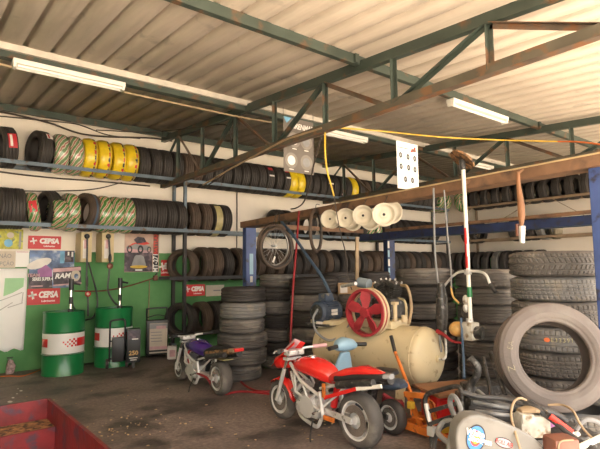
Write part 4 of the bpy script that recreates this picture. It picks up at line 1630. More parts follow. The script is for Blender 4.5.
# grey banner, across the truss (faces -Y)
tl, br_ = P(284, 116, X=3.68), P(314, 176, X=3.68)
yb_ = P(283.5, 145, X=3.67).y
bx1 = P(313.5, 150, Y=yb_).x
cX = Vector(((3.67 + bx1) / 2, yb_, (P(283.5, 116, X=3.67).z + P(283.5, 171, X=3.67).z) / 2))
hh = P(283.5, 116, X=3.67).z - P(283.5, 171, X=3.67).z
ww = (bx1 - 3.67) / .6
M = face_M(cX, (1, 0, 0))
t = thing('tyre_banner', 'grey glossy tyre banner with four tyre pictures hanging from the truss', 'poster', M)
b = MB(M); b.box((0, 0, 0), (ww * .6, hh, .003), 'banner_grey', Matrix.Identity(4)); b.build('sheet', t)
b = MB(M)
W2 = ww * .3
b.prism([(-W2, hh / 2), (-W2 + .13, hh / 2), (-W2 + .05, hh / 2 - .08)], .001, 'pic_cyan', Matrix.Translation((0, 0, .002)))
b.text('FIRENMAN', .1, 'sign_white', Matrix.Translation((.07, hh / 2 - .1, .002)), bold=.003, shear=.2, xs=.8)
for i, (dx, dy) in enumerate(((-.3 * W2, .07), (.5 * W2, .07), (-.5 * W2, -.2), (.5 * W2, -.2))):
    K = Matrix.Translation((dx, dy, .002)) @ Matrix.Diagonal((1, 1, 1, 1))
    b.lathe([(.0, .0), (.062, 0)], 'sign_white' if i in (0, 2) else 'pic_grey', K, 24)
    b.lathe([(.062, .0), (.1, .0)], 'banner_tyre', K, 24)
    b.box((dx, dy - .115, .002), (.07, .012, .001), 'sign_white')
b.build('print', t)
b = MB(M); b.tube([(-W2, hh / 2, 0), (-W2, hh / 2 + .12, 0)], .003, 'cable_dark', smooth=False); b.tube([(W2, hh / 2, 0), (W2, hh / 2 + .12, 0)], .003, 'cable_dark', smooth=False); b.build('string', t)

yc_ = P(397, 165, X=4.4).y
x1_ = P(418, 168, Y=yc_).x
zt_, zb2 = P(407.5, 143, Y=yc_).z, P(407.5, 189.5, Y=yc_).z
M = face_M(Vector(((4.4 + x1_) / 2, yc_, (zt_ + zb2) / 2)), (1, 0, 0))
ww, hh = x1_ - 4.4, zt_ - zb2
t = thing('tyre_chart_poster', 'white tyre chart with eight small tyre pictures standing on the rusty beam', 'poster', M)
b = MB(M); b.box((0, 0, 0), (ww, hh, .004), 'paper', Matrix.Identity(4)); b.build('sheet', t)
b = MB(M)
b.box((-ww * .2, hh * .37, .003), (ww * .5, hh * .015, .001), 'sign_red')
b.ball((ww * .3, hh * .36, .003), (ww * .13, hh * .035, .001), 'brown_cast')
b.ball((ww * .36, hh * .41, .003), (ww * .05, hh * .03, .001), 'sign_red')
b.ball((ww * .2, hh * .33, .003), (ww * .06, hh * .018, .001), 'sign_red')
b.prism([(ww * .4, hh * .15), (ww * .42, -hh * .05), (ww * .05, -hh * .25), (-ww * .12, -hh * .22), (ww * .08, -hh * .05), (ww * .05, hh * .08)], .0008, 'sticker_white', Matrix.Translation((0, 0, .002)))
for (dx, dy) in ((-.33, .21), (.02, .2), (.34, .19), (-.32, -.03), (.03, -.03), (.34, -.05), (-.13, -.29), (.2, -.29)):
    K = Matrix.Translation((dx * ww, dy * hh, .0032)) @ Matrix.Diagonal((.8, 1, 1, 1))
    b.lathe([(.0, 0), (.018, 0)], 'pic_grey', K, 16)
    b.lathe([(.016, 0), (.036, 0)], 'ink', K, 16)
b.build('print', t)
b = MB(M); b.tube([(0, -hh / 2 + .02, -.005), (0, -hh / 2 - .03, -.06)], .004, 'dark_metal', smooth=False); b.build('clip', t)

# ------------------------------------------------------------------ posters and signs on the back wall
YP = YW - .006
def rect(px0, py0, px1, py1, Y=YP):
    cy = (py0 + py1) / 2
    cx = (px0 + px1) / 2
    x0, x1 = P(px0, cy, Y=Y).x, P(px1, cy, Y=Y).x
    z1, z0 = P(cx, py0, Y=Y).z, P(cx, py1, Y=Y).z
    M = face_M(Vector(((x0 + x1) / 2, Y, (z0 + z1) / 2)), (1, 0, 0))
    return M, x1 - x0, z1 - z0

def cepsa(px0, py0, px1, py1, label, Y=YP):
    M, w, h = rect(px0, py0, px1, py1, Y)
    t = thing('advertising_sign', label, 'sign', M, 'red oil company signs')
    b = MB(M); b.box((0, 0, 0), (w, h, .004), 'sign_red', Matrix.Identity(4)); b.build('panel', t)
    b = MB(M)
    z = .0025
    b.text('CEPSA', h * .52, 'sign_white', Matrix.Translation((w * .13, h * .1, z)), bold=.007, shear=.15, xs=w * .62 / (h * 1.55))
    b.text('Lubricantes', h * .17, 'sign_white', Matrix.Translation((w * .14, -h * .28, z)), bold=.001)
    s = h * .36
    K = Matrix.Translation((-w * .34, h * .1, z))
    for a in range(4):
        b.prism([(-.16 * s, .1 * s), (.16 * s, .1 * s), (.2 * s, .75 * s), (.02 * s, .6 * s), (-.12 * s, .72 * s)], .001, 'sign_white', K @ Matrix.Rotation(a * PI / 2 + .25, 4, 'Z'))
    b.lathe([(0, 0), (.25 * s, 0)], 'sign_white', K @ Matrix.Translation((0, 0, .001)), 12)
    b.build('lettering', t)
cepsa(28, 236, 61, 249, 'red oil sign with white lettering on the cream wall above the blue racing poster')
cepsa(27, 288.5, 60, 304.5, 'red oil sign with white lettering on the green wall above the left drum')
cepsa(184, 284.5, 205, 296, 'small red oil sign with white lettering hanging inside the rack between two tyre rows', YF + .02)
cepsa(161, 260, 170, 276, 'red round-cornered sign half hidden behind the rack post', YP)

M, w, h = rect(-14, 229, 23, 249)
t = thing('poster', 'yellow collage poster at the far left under the second row of tyres', 'poster', M)
b = MB(M); b.box((0, 0, 0), (w, h, .004), 'pic_yellow', Matrix.Identity(4)); b.build('sheet', t)
b = MB(M)
b.box((w * .42, 0, .003), (w * .06, h * .8, .001), 'pic_grey')
b.ball((w * .1, -h * .2, .002), (w * .12, h * .2, .001), 'pic_cyan'); b.ball((w * .15, h * .2, .002), (w * .1, h * .15, .001), 'paper_dim')
b.build('print', t)

M, w, h = rect(-20, 251, 15.5, 268)
t = thing('notice', 'cream paper notice with large handwritten capitals at the left edge', 'notice', M)
b = MB(M); b.box((0, 0, 0), (w, h, .003), 'paper_dim', Matrix.Identity(4)); b.build('sheet', t)
b = MB(M)
b.text('NÃO', h * .36, 'ink_grey', Matrix.Translation((w * .02, h * .2, .002)), align='LEFT', xs=.8)
b.text('RECEPÇÃO', h * .34, 'ink_grey', Matrix.Translation((w * .46, -h * .25, .002)), align='RIGHT', xs=.8)
b.build('lettering', t)
M, w, h = rect(15.5, 251, 29, 267)
b = MB(M); b.box((0, 0, .001), (w, h, .003), 'paper', Matrix.Identity(4)); b.box((0, h * .44, .003), (w * .9, h * .05, .001), 'pic_pink')
tag(b.build('paper_sheet', origin=M.translation), 'small blank white sheet left of the blue racing poster', 'notice')

M, w, h = rect(-22, 268.5, 26, 351)
t = thing('poster', 'large bright white poster with a green corner at the far left', 'poster', M)
b = MB(M)
nx, ny = 14, 18
g = [[b.v(((i / nx - .5) * w * (1 - .05 * max(0, (8 - j) / 8) * (i / nx)), (j / ny - .5) * h + (.02 * math.sin(i * 1.3) if j == 0 else 0), .002 + .007 * math.sin(i * .9 + j * .5) * (1 - j / ny))) for i in range(nx + 1)] for j in range(ny + 1)]
for j in range(ny):
    for i in range(nx): b.f([g[j][i], g[j][i + 1], g[j + 1][i + 1], g[j + 1][i]], 'paper')
o = b.build('sheet', t); md = o.modifiers.new('thick', 'SOLIDIFY'); md.thickness = .002
b = MB(M)
b.prism([(w * .02, h * .38), (w * .43, h * .38), (w * .42, h * .27), (w * .2, h * .2), (-.0, h * .16)], .001, 'paper_green', Matrix.Translation((0, 0, .012)))
for (x0, y0, x1, y1) in ((-.1, .1, .4, .2), (.1, .02, .42, .07), (.4, .07, .42, .2), (-.1, -.02, .2, .08)):
    b.bar((x0 * w, y0 * h, .013), (x1 * w, y1 * h, .013), .012, .001, 'paper_line', up=(0, 0, 1))
b.build('print', t)

M, w, h = rect(29, 250.5, 74, 288)
t = thing('poster', 'blue and purple motor racing poster beside the cream dispenser box', 'poster', M)
b = MB(M); b.box((0, 0, 0), (w, h, .004), 'pic_blue', Matrix.Identity(4)); b.build('sheet', t)
b = MB(M)
I = Matrix.Identity(4)
b.ball((-w * .22, h * .25, .003), (w * .28, h * .12, .001), 'sticker_white', Matrix.Rotation(.35, 4, 'Z'))
b.prism([(-w * .32, -h * .02), (-w * .14, h * .12), (0, -h * .02), (.0, -h * .2), (-w * .3, -h * .2)], .001, 'pic_purple', Matrix.Translation((0, 0, .003)))
b.box((w * .22, h * .32, .003), (w * .1, h * .32, .001), 'pic_cyan'); b.box((w * .38, h * .34, .003), (w * .2, h * .3, .001), 'pic_dark')
b.box((w * .36, h * .42, .004), (w * .04, h * .1, .001), 'paper'); b.box((w * .45, h * .4, .004), (w * .04, h * .14, .001), 'paper')
b.prism([(-w * .5, -h * .12), (w * .0, -h * .1), (w * .02, -h * .5), (-w * .5, -h * .5)], .001, 'pic_dark', Matrix.Translation((0, 0, .0025)))
b.text('TEAM', h * .12, 'pic_pink', Matrix.Translation((-w * .4, -h * .16, .004)), xs=1.0, bold=.002)
b.text('SERIES SUPER 4', h * .12, 'paper', Matrix.Translation((-w * .2, -h * .26, .004)), xs=.62, bold=.002)
b.box((-w * .32, -h * .44, .004), (w * .25, h * .03, .001), 'pic_pink'); b.box((w * .1, -h * .45, .004), (w * .3, h * .02, .001), 'pic_grey')
b.build('print', t)
M, w, h = rect(53, 267, 81, 285)
M = M @ Matrix.Translation((0, 0, .004)) @ Matrix.Rotation(.06, 4, 'Z')
t = thing('poster', 'smaller dark poster lettered RAM overlapping the lower right of the racing poster', 'poster', M)
b = MB(M); b.box((0, 0, .001), (w, h, .003), 'pic_dark', I); b.build('sheet', t)
b = MB(M)
b.box((0, h * .36, .003), (w, h * .2, .001), 'pic_pink'); b.ball((w * .3, 0, .003), (w * .17, h * .33, .001), 'paper_dim'); b.ball((w * .32, -h * .05, .004), (w * .08, h * .15, .001), 'pic_blue')
b.box((0, -h * .46, .003), (w, h * .08, .001), 'pic_pink')
b.text('RAM', h * .38, 'paper', Matrix.Translation((-w * .18, h * .02, .004)), shear=.3, bold=.004)
b.build('print', t)

M, w, h = rect(124.5, 232, 159, 272)
t = thing('poster', 'motorcycle tyre poster with a red and white strip lettered down its right side', 'poster', M)
b = MB(M); b.box((0, 0, 0), (w, h, .004), 'pic_beige', I); b.build('sheet', t)
b = MB(M)
z = .003
b.box((-w * .1, -h * .24, z), (w * .8, h * .5, .001), 'pic_dark')
b.prism([(-w * .5, -h * .02), (w * .3, -h * .02), (w * .3, h * .03), (-w * .5, .08 * h)], .001, 'pic_pink', Matrix.Translation((0, 0, z)))
b.ball((-w * .12, h * .1, z), (w * .34, h * .1, .001), 'pic_grey')
for dx, rr_ in ((-.36, .11), (-.05, .12), (.2, .09)): b.lathe([(.06 * w, 0), (rr_ * w, 0)], 'ink', Matrix.Translation((dx * w, h * .06, z + .0015)) @ Matrix.Diagonal((.7, 1, 1, 1)), 20)
b.prism([(-w * .4, h * .12), (-w * .2, h * .2), (w * .05, h * .17), (w * .22, h * .21), (w * .1, h * .27), (-w * .1, h * .26), (-w * .3, h * .2)], .001, 'logo_red', Matrix.Translation((0, 0, z + .001)))
b.prism([(-w * .15, h * .2), (w * .12, h * .25), (w * .05, h * .36), (-w * .14, h * .38), (-w * .25, h * .3)], .001, 'pic_dark', Matrix.Translation((0, 0, z + .002)))
b.prism([(-w * .3, -h * .34), (w * .12, -h * .34), (w * .05, -h * .12), (-w * .02, -h * .08), (-w * .18, -h * .08), (-w * .22, -h * .12)], .001, 'pic_grey', Matrix.Translation((0, 0, z)))
b.ball((-w * .09, -h * .37, z + .001), (w * .25, h * .04, .001), 'cable_yellow'); b.box((-w * .09, -h * .45, z + .001), (w * .2, h * .03, .001), 'paper')
b.box((w * .4, h * .25, z), (w * .15, h * .5, .001), 'brown_cast'); b.box((w * .4, -h * .25, z), (w * .15, h * .5, .001), 'ink')
b.text('MT-271', w * .2, 'paper', Matrix.Translation((w * .4, -h * .27, z + .001)) @ Matrix.Rotation(PI / 2, 4, 'Z'), bold=.003, xs=.85)
b.text('BATTLAX', w * .16, 'logo_red', Matrix.Translation((w * .4, h * .22, z + .001)) @ Matrix.Rotation(PI / 2, 4, 'Z'), bold=.003, xs=.9)
b.build('print', t)
M, w, h = rect(206, 285, 224, 296)
b = MB(M); b.box((0, 0, .001), (w, h, .003), 'paper_dim', I); b.box((w * .1, 0, .003), (w * .4, h * .1, .001), 'ink_grey')
tag(b.build('paper_sheet', origin=M.translation), 'faded paper sheet on the wall behind the tyre rack, right of the small red sign', 'notice')

# dispensers
def dispenser(px0, px1, label, hose, gun):
    c = P((px0 + px1) / 2, 247, Y=8.13)
    M = Matrix.Translation((c.x, YW, P((px0 + px1) / 2, 262, Y=8.13).z))
    t = thing('fluid_dispenser', label, 'dispenser', M, 'cream dispenser boxes above the drums')
    x0, x1 = P(px0, 247, Y=8.13).x, P(px1, 247, Y=8.13).x
    h = P(px0, 232, Y=8.13).z - M.translation.z
    b = MB(M); b.box(((0), -.16, h / 2), (x1 - x0, .32, h), 'cream_box', I, bevel=.008); b.build('housing', t)
    b = MB(M); b.box((-.02, -.3225, h * .42), ((x1 - x0) * .4, .004, h * .6), 'sticker_white'); b.box((-.02, -.3255, h * .6), ((x1 - x0) * .22, .003, h * .3), 'pic_pink'); b.build('front_label', t)
    b = MB(M); b.ball((0, -.335, h * .86), (.042, .03, .042), 'black_plastic'); b.build('hose_knob', t)
    b = MB(); b.tube([c + Vector((0, -.04, h * .3))] + hose, .014, 'hose_black', seg=8); b.build('hose', t)
    b = MB()
    for p, r_, m in gun: b.ball(p, r_, m)
    b.build('nozzle', t)
YH = 8.07
dispenser(81, 92, 'left cream dispenser box with a black hose, above the left green drum', [P(87, 262, Y=YH), P(86.5, 285, Y=YH), P(88, 300, Y=YH), P(88, 316, Y=YH)],
          [(P(88, 294, Y=YH), (.045, .03, .045), 'red_paint'), (P(88, 294, Y=YH - .03), (.025, .01, .025), 'paper_dim'), (P(87, 282, Y=YH), (.02, .02, .1), 'black_plastic')])
dispenser(102, 114, 'right cream dispenser box with a red hose gun, above the right green drum', [P(110, 258, Y=YH), P(109, 275, Y=YH), P(108, 290, Y=YH), P(114, 302, Y=YH), P(121, 307, Y=YH)],
          [(P(110, 266, Y=YH), (.05, .03, .05), 'brown_cast'), (P(110, 258, Y=YH), (.025, .025, .08), 'black_plastic')])
cable('delivery_hose', [P(88, 262, Y=8.2), P(92, 275, Y=8.25), P(97, 295, Y=8.3), P(97, 308, Y=8.3), P(93, 317, Y=8.25), P(85, 320, Y=8.1)], .014, 'hose_black', 'black hose looping down the green wall between the drums', 'hose')
cable('delivery_hose', [P(72, 286, Y=8.3), P(73, 305, Y=8.25), P(78, 312, Y=8.1), P(84, 318, Y=8.0)], .012, 'hose_black', 'short black hose on the wall behind the left drum pump', 'hose')
cable('wall_pipe', [P(74, 291, Y=8.42), P(100, 291, Y=8.42), P(125, 287, Y=8.42), P(148, 280, Y=8.42), P(156, 277, Y=8.42)], .011, 'brown_cast', 'thin brown pipe sagging along the green wall', 'pipe')
cable('wall_conduit', [P(149.5, 280, Y=8.43), P(149, 300, Y=8.43), P(148, 330, Y=8.43)], .008, 'cable_tan', 'thin vertical conduit on the green wall behind the trolley')
c = P(155.5, 278, Y=8.42)
b = MB(); b.box(c, (.07, .05, .09), 'brown_cast', bevel=.01); b.cyl(c + Vector((0, 0, .04)), c + Vector((.03, 0, .09)), .012, 'dark_metal')
tag(b.build('wall_tap', origin=c), 'small rusty tap at the right end of the wall pipe', 'tap')
c = P(10, 362, Y=8.35)
t = thing('wall_tap', 'tap with a rag hanging on the green wall under the white poster', 'tap', c)
b = MB(); b.cyl(c + Vector((0, .09, .02)), c + Vector((0, -.04, .02)), .018, 'alloy'); b.cyl(c + Vector((0, -.03, .02)), c + Vector((0, -.03, -.07)), .014, 'alloy'); b.cyl(c + Vector((-.04, .02, .06)), c + Vector((.04, .02, .06)), .008, 'dark_metal'); b.build('tap_body', t)
b = MB(); b.loft([(c.z + .03, c.x - .0, c.y - .02, .03, .04), (c.z - .05, c.x + .01, c.y - .03, .06, .05), (c.z - .14, c.x - .0, c.y - .03, .055, .05), (c.z - .2, c.x - .02, c.y - .02, .03, .03)], 'rag', axis='z'); b.build('rag', t)

# ------------------------------------------------------------------ drums
def drum(px, py, label):
    g = P(px, py, Z=0)
    dirc = Vector((CAM.x - g.x, CAM.y - g.y, 0)).normalized()
    rad, hh = .277, .89
    c = g - dirc * rad
    M = Matrix.Translation((c.x, c.y, 0)) @ Matrix.Rotation(math.atan2(dirc.y, dirc.x), 4, 'Z')   # +x looks at the viewer
    t = thing('oil_drum', label, 'drum', M, 'green and white oil drums')
    b = MB(M)
    b.lathe([(0, .012), (rad - .012, .012), (rad - .004, 0), (rad + .004, .004), (rad + .004, .014), (rad, .02), (rad, .285), (rad + .008, .295), (rad, .305), (rad, .595), (rad + .008, .605), (rad, .615), (rad, hh - .03),
             (rad + .005, hh - .02), (rad + .006, hh - .004), (rad, hh), (rad - .012, hh - .004), (rad - .014, hh - .02), (0, hh - .02)], 'drum_green', None, 64)
    b.build('body', t)
    b = MB(M)
    rb_ = rad + .0025
    b.lathe([(rb_, .31), (rb_, .59)], 'drum_white', None, 64)
    b.lathe([(rb_ + .001, .30), (rb_ + .0085, .298)], 'drum_white', None, 64)
    r2 = rad + .004
    def patch(a0, a1, z0, z1): b.lathe([(r2, z0), (r2, z1)], 'red_paint', None, max(2, int((a1 - a0) * 12)), a0=a0, a1=a1)
    # angles: positive = towards viewer's right
    zc0, zc1 = .405, .52
    patch(R(-80), R(-46), zc0, zc1)
    patch(R(38), R(85), zc0, zc1)
    nb = 4
    st = (zc1 - zc0) / nb
    for col_ in range(7):
        a0 = R(37 - 5.6 * (col_ + 1))
        for rw in range(nb):
            if (col_ + rw) % 2 == 0 and not (col_ > 4 and rw in (0, 3)):
                k = 1 if col_ < 3 else .75
                patch(a0, a0 + R(5.6) * k, zc0 + rw * st, zc0 + (rw + k) * st)
    b.build('white_band', t)
    b = MB(M)
    b.cyl((.03, .08, hh - .02), (.03, .08, hh + .34), .022, 'chrome'); b.cyl((.03, .08, hh + .1), (.03, .08, hh + .2), .026, 'black_plastic')
    b.cyl((.03, .08, hh + .3), (.03, .08, hh + .46), .034, 'black_plastic')
    b.cyl((.03, .08, hh - .02), (.03, .08, hh + .03), .04, 'dark_metal')
    pm = b.build('drum_pump', t)
    b = MB(M); b.cyl((.03, .08, hh + .4), (.06, .2, hh + .38), .014, 'black_plastic'); b.build('pump_spout', pm)
    return t
drum(62.5, 377, 'left green oil drum with white band and red chequered print')
drum(113, 368, 'right green oil drum with white band, behind the black battery charger')

# battery charger and trolley
M = Matrix.Translation(P(126, 367, Z=0)) @ Matrix.Rotation(R(-18), 4, 'Z')
t = thing('battery_charger', 'black battery starter on wheels with a tall bent handle beside the right drum', 'battery charger', M)
b = MB(M)
for s in (-1, 1): b.tube([(-.13 + s * .11, .0, .1), (-.13 + s * .11, 0, .6), (-.13 + s * .11, .0, .66)], .013, 'black_plastic', smooth=False)
b.tube([(-.24, 0, .64), (-.235, -.0, .69), (-.2, 0, .71), (-.06, 0, .72), (-.025, 0, .69), (-.02, 0, .62)], .015, 'black_plastic')
b.bar((-.24, 0, .4), (-.02, 0, .4), .02, .02, 'black_plastic'); b.bar((-.24, 0, .14), (-.02, 0, .14), .02, .03, 'black_plastic')
b.build('handle_frame', t)
b = MB(M); b.box((.1, -.03, .33), (.2, .2, .5), 'black_plastic', I, bevel=.015); b.build('body', t)
b = MB(M); b.box((-.12, -.01, .28), (.18, .16, .36), 'black_plastic', I, bevel=.02); b.build('side_case', t)
b = MB(M)
b.box((.1, -.132, .49), (.16, .004, .13), 'pic_dark'); b.box((.12, -.1345, .43), (.09, .004, .015), 'sticker_white')
b.build('picture_label', t)
b = MB(M)
b.text('250', .09, 'amber', Matrix.Translation((.1, -.135, .22)) @ Matrix.Rotation(PI / 2, 4, 'X'), bold=.002); b.box((.1, -.135, .15), (.12, .003, .012), 'sticker_white'); b.box((.1, -.135, .12), (.09, .003, .012), 'sticker_white')
b.build('front_label', t)
for s in (-1, 1):
    b = MB(M); b.cyl((-.13 + s * .14 - .02, -.02, .07), (-.13 + s * .14 + .02, -.02, .07), .07, 'rubber', seg=20); b.cyl((-.13 + s * .14 - .022, -.02, .07), (-.13 + s * .14 + .022, -.02, .07), .03, 'pic_grey', seg=12); b.build('wheel', t)
b = MB(M); b.box((.1, -.03, .04), (.04, .16, .08), 'black_plastic'); b.build('foot', t)
M = Matrix.Translation(P(157, 357.5, Z=0)) @ Matrix.Rotation(R(-20), 4, 'Z')
t = thing('charger_trolley', 'black trolley with a pale printed front panel standing against the green wall', 'trolley', M)
b = MB(M); b.box((0, .1, .33), (.36, .18, .58), 'black_plastic', I, bevel=.02); b.build('case', t)
b = MB(M)
b.box((.02, .006, .32), (.29, .006, .5), 'paper_dim'); b.box((.02, .002, .52), (.29, .004, .08), 'pic_grey'); b.box((.06, .001, .5), (.16, .004, .05), 'pic_pink')
b.box((.02, .002, .16), (.29, .004, .05), 'pic_pink'); b.box((.02, .0015, .11), (.29, .004, .03), 'ink')
for i in range(4): b.box((-.02 + .01 * (i % 2), .002, .42 - i * .05), (.18, .003, .012), 'ink_grey')
b.build('front_panel', t)
b = MB(M)
b.tube([(-.17, .12, .6), (-.17, .12, .78), (-.14, .12, .81), (.13, .12, .82), (.16, .12, .79), (.16, .12, .6)], .013, 'black_plastic')
b.tube([(-.17, .12, .66), (0, .12, .7), (.16, .12, .67)], .008, 'black_plastic')
b.build('handle', t)
for s in (-1, 1):
    b = MB(M); b.cyl((s * .15 - .02, .12, .06), (s * .15 + .02, .12, .06), .06, 'rubber', seg=20); b.build('wheel', t)
c = P(172, 359, Z=0)
M = Matrix.Translation(c) @ Matrix.Rotation(R(-30), 4, 'Z')
t = thing('plastic_canister', 'small white canister with a red label at the foot of the rack post', 'canister', M)
b = MB(M); b.box((0, 0, .11), (.15, .1, .22), 'sticker_white', I, bevel=.02); b.build('body', t)
b = MB(M); b.box((.01, -.051, .1), (.09, .003, .11), 'pic_pink'); b.build('label_print', t)
b = MB(M); b.cyl((-.03, 0, .22), (-.03, 0, .26), .025, 'black_plastic'); b.box((.03, 0, .24), (.07, .025, .02), 'motor_blue'); b.build('cap', t)

# cardboard box on the stack behind the flywheel
c = P(352, 276, d=7.0)
M = Matrix.Translation((c4.x, c4.y, z4)) @ Matrix.Rotation(R(-37), 4, 'Z')
t = thing('cardboard_box', 'flat brown cardboard box lying on top of the tyres behind the flywheel', 'box', M)
b = MB(M); b.box((0, 0, .075), (.56, .36, .15), 'cardboard', I, bevel=.004); b.build('carton', t)
b = MB(M); b.box((-.2, -.182, .07), (.1, .004, .1), 'sticker_white'); b.build('label_sheet', t)
b = MB(M); b.box((0, 0, .151), (.56, .05, .002), 'paper_dim'); b.build('tape', t)
c = P(358, 262, d=6.9)
b = MB(); b.bar(P(357, 278, d=6.6) + Vector((0, 0, -.02)), P(357, 237, d=6.6), .05, .02, 'cable_tan', up=(0, 1, 0))
tag(b.build('wooden_batten', origin=P(357, 278, d=6.6)), 'thin upright wooden batten behind the cardboard box', 'batten')

# ------------------------------------------------------------------ red tray bottom left
t = thing('steel_trough', 'open red steel trough with rusty inner ledges, bottom left foreground', 'trough', Vector((.3, 3.6, 0)))
x0, x1, y0, y1, hz = -.75, .95, 2.0, 4.42, .45
b = MB(); b.box((x1 + .012, (y0 + y1) / 2, hz / 2), (.024, y1 - y0, hz), 'tray_red'); b.build('side_wall', t)
b = MB(); b.box((x0 - .012, (y0 + y1) / 2, hz / 2), (.024, y1 - y0, hz), 'tray_red'); b.build('side_wall', t)
b = MB(); b.box(((x0 + x1) / 2, y1 + .0, hz / 2 + .002), (x1 - x0, .024, hz), 'tray_red'); b.build('end_wall', t)
b = MB(); b.box(((x0 + x1) / 2, y1 - .14, .29), (x1 - x0 - .002, .26, .02), 'rust_wood'); b.build('ledge', t)
b = MB(); b.box(((x0 + x1) / 2, y1 - .28, .2), (x1 - x0 - .002, .02, .2), 'tray_red'); b.build('step_riser', t)
b = MB(); b.box(((x0 + x1) / 2, y1 - .45, .1), (x1 - x0 - .002, .32, .02), 'rust_wood'); b.build('ledge', t)
b = MB(); b.box(((x0 + x1) / 2, (y0 + y1) / 2, .012), (x1 - x0, y1 - y0, .02), 'tray_red'); b.build('bottom', t)

# ------------------------------------------------------------------ jack, red cabinet, clutter right of the compressor
OC = P(430, 432, Z=0)
t = thing('trolley_jack', 'orange trolley jack with a long slanting handle in front of the red toolbox', 'floor jack', Vector((OC.x, OC.y, 0)))
Jd = lambda px, py, d: P(px, py, d=d)
hj = Jd(413, 398, 4.42)
b = MB(); b.cyl(Jd(395, 352, 4.78), hj, .016, 'orange'); hd = b.build('handle', t)
b = MB(); b.cyl(Jd(395, 352, 4.78), Jd(391, 336, 4.88), .018, 'black_plastic'); b.build('grip', hd)
b = MB()
A0, A1 = P(402, 424, Z=.07), P(450, 440, Z=.06)
b.bar(A0, A1, .04, .055, 'orange')
B0, B1 = P(421, 418, Z=.08), P(459, 431, Z=.07)
b.bar(B0, B1, .035, .05, 'orange')
b.bar(A0, B0, .035, .05, 'orange')
b.build('chassis', t)
b = MB()
b.bar(hj + Vector((-.02, .03, .02)), P(421, 427, d=4.33), .04, .03, 'orange')
b.bar(P(427, 397, d=4.3), P(436, 420, d=4.25), .04, .03, 'orange')
b.bar(hj + Vector((-.04, .06, .03)), P(427, 396, d=4.3), .035, .045, 'orange')
b.bar(P(422, 428, d=4.3), P(442, 420, d=4.25), .035, .03, 'orange')
b.build('lift_arm', t)
b = MB(); b.box(P(411, 405, d=4.36), (.05, .05, .06), 'cable_yellow', I, bevel=.004); b.build('yellow_plate', t)
for p in ((400, 422, None), (421, 417, None), (451, 440, None), (460, 431, None)):
    c = P(p[0], p[1], Z=.05)
    b = MB(); b.cyl((c.x - .02, c.y, .035), (c.x + .02, c.y, .035), .035, 'dark_metal', seg=18); b.bar((c.x, c.y, .04), (c.x, c.y, .1), .03, .03, 'orange', up=(0, 1, 0)); b.build('castor', t)
b = MB(); b.tube([P(411, 408, d=4.35), P(412, 416, d=4.33), P(418, 418, d=4.3), P(423, 420, d=4.28)], .008, 'orange', seg=6); b.tube([P(430, 400, d=4.28), P(434, 404, d=4.25), P(436, 412, d=4.23)], .008, 'orange', seg=6); b.build('link_rods', t)

M = Matrix.Translation((3.93, 2.72, 0)) @ Matrix.Rotation(R(-30), 4, 'Z')
t = thing('tool_cabinet', 'low red steel tool cabinet with yellow drawers behind the orange jack', 'cabinet', M)
b = MB(M); b.box((0, 0, .175), (.46, .36, .35), 'red_paint', I, bevel=.01); b.build('body', t)
for i, m in enumerate(('cable_yellow', 'red_paint')):
    b = MB(M); b.box((0, -.185, .1 + i * .15), (.4, .012, .12), m); dw = b.build('drawer', t)
    b = MB(M); b.box((0, -.196, .12 + i * .15), (.2, .012, .02), 'dark_metal'); b.build('pull', dw)
b = MB(M); b.box((.0, -.0, .363), (.56, .46, .024), 'plywood', Matrix.Rotation(R(8), 4, 'Z'), bevel=.003)
tag(b.build('plywood_board', origin=M @ Vector((0, 0, .36))), 'brown plywood board lying on the red tool cabinet', 'board')

c = P(389, 392, d=4.65)
M = Matrix.Translation((c.x, c.y, 0)) @ Matrix.Rotation(R(-40), 4, 'Z')
t = thing('bottle_jack', 'small dark red jack on the floor beside the compressor foot', 'floor jack', M)
b = MB(M); b.box((0, 0, .06), (.3, .16, .12), 'flywheel_red', I, bevel=.015); b.build('base', t)
b = MB(M); b.cyl((-.04, 0, .12), (-.02, 0, .24), .045, 'flywheel_red'); b.box((.08, 0, .16), (.1, .12, .1), 'flywheel_red', I, bevel=.01); b.build('cylinder', t)
b = MB(M); b.cyl((.1, 0, .18), (-.06, -.02, .28), .016, 'flywheel_red'); b.build('lever_socket', t)

# hand truck frame: bent black/silver tube
G = lambda px, py, d: P(px, py, d=d)
t = thing('hand_truck', 'black and silver bent-tube hand truck leaning among the hoses right of the jack', 'hand truck', Vector((G(440, 430, 3.90).x, G(440, 430, 3.90).y, 0)))
b = MB()
f0 = G(432, 441, 3.95)
b.tube([Vector((f0.x, f0.y, .02)), G(431, 430, 3.98), G(427, 415, 4.05), G(425, 402, 4.10), G(428, 394, 4.10), G(440, 390, 4.02), G(456, 386.5, 3.95), G(461, 390, 3.92), G(462, 402, 3.90), G(463, 420, 3.85), Vector((G(464, 430, 3.82).x, G(464, 430, 3.82).y, .02))], .02, 'dark_metal', seg=10)
b.build('tube_frame', t)
b = MB(); b.cyl(G(426, 404, 4.09), G(431, 431, 3.98), .022, 'silver'); b.box(G(432, 431, 3.97), (.06, .06, .07), 'silver', bevel=.005); b.build('silver_upright', t)
b = MB(); b.bar(G(427, 412, 4.06), G(461, 402, 3.91), .02, .03, 'dark_metal'); b.bar(G(429, 424, 4.00), G(463, 413, 3.88), .02, .03, 'dark_metal'); b.build('cross_rung', t)

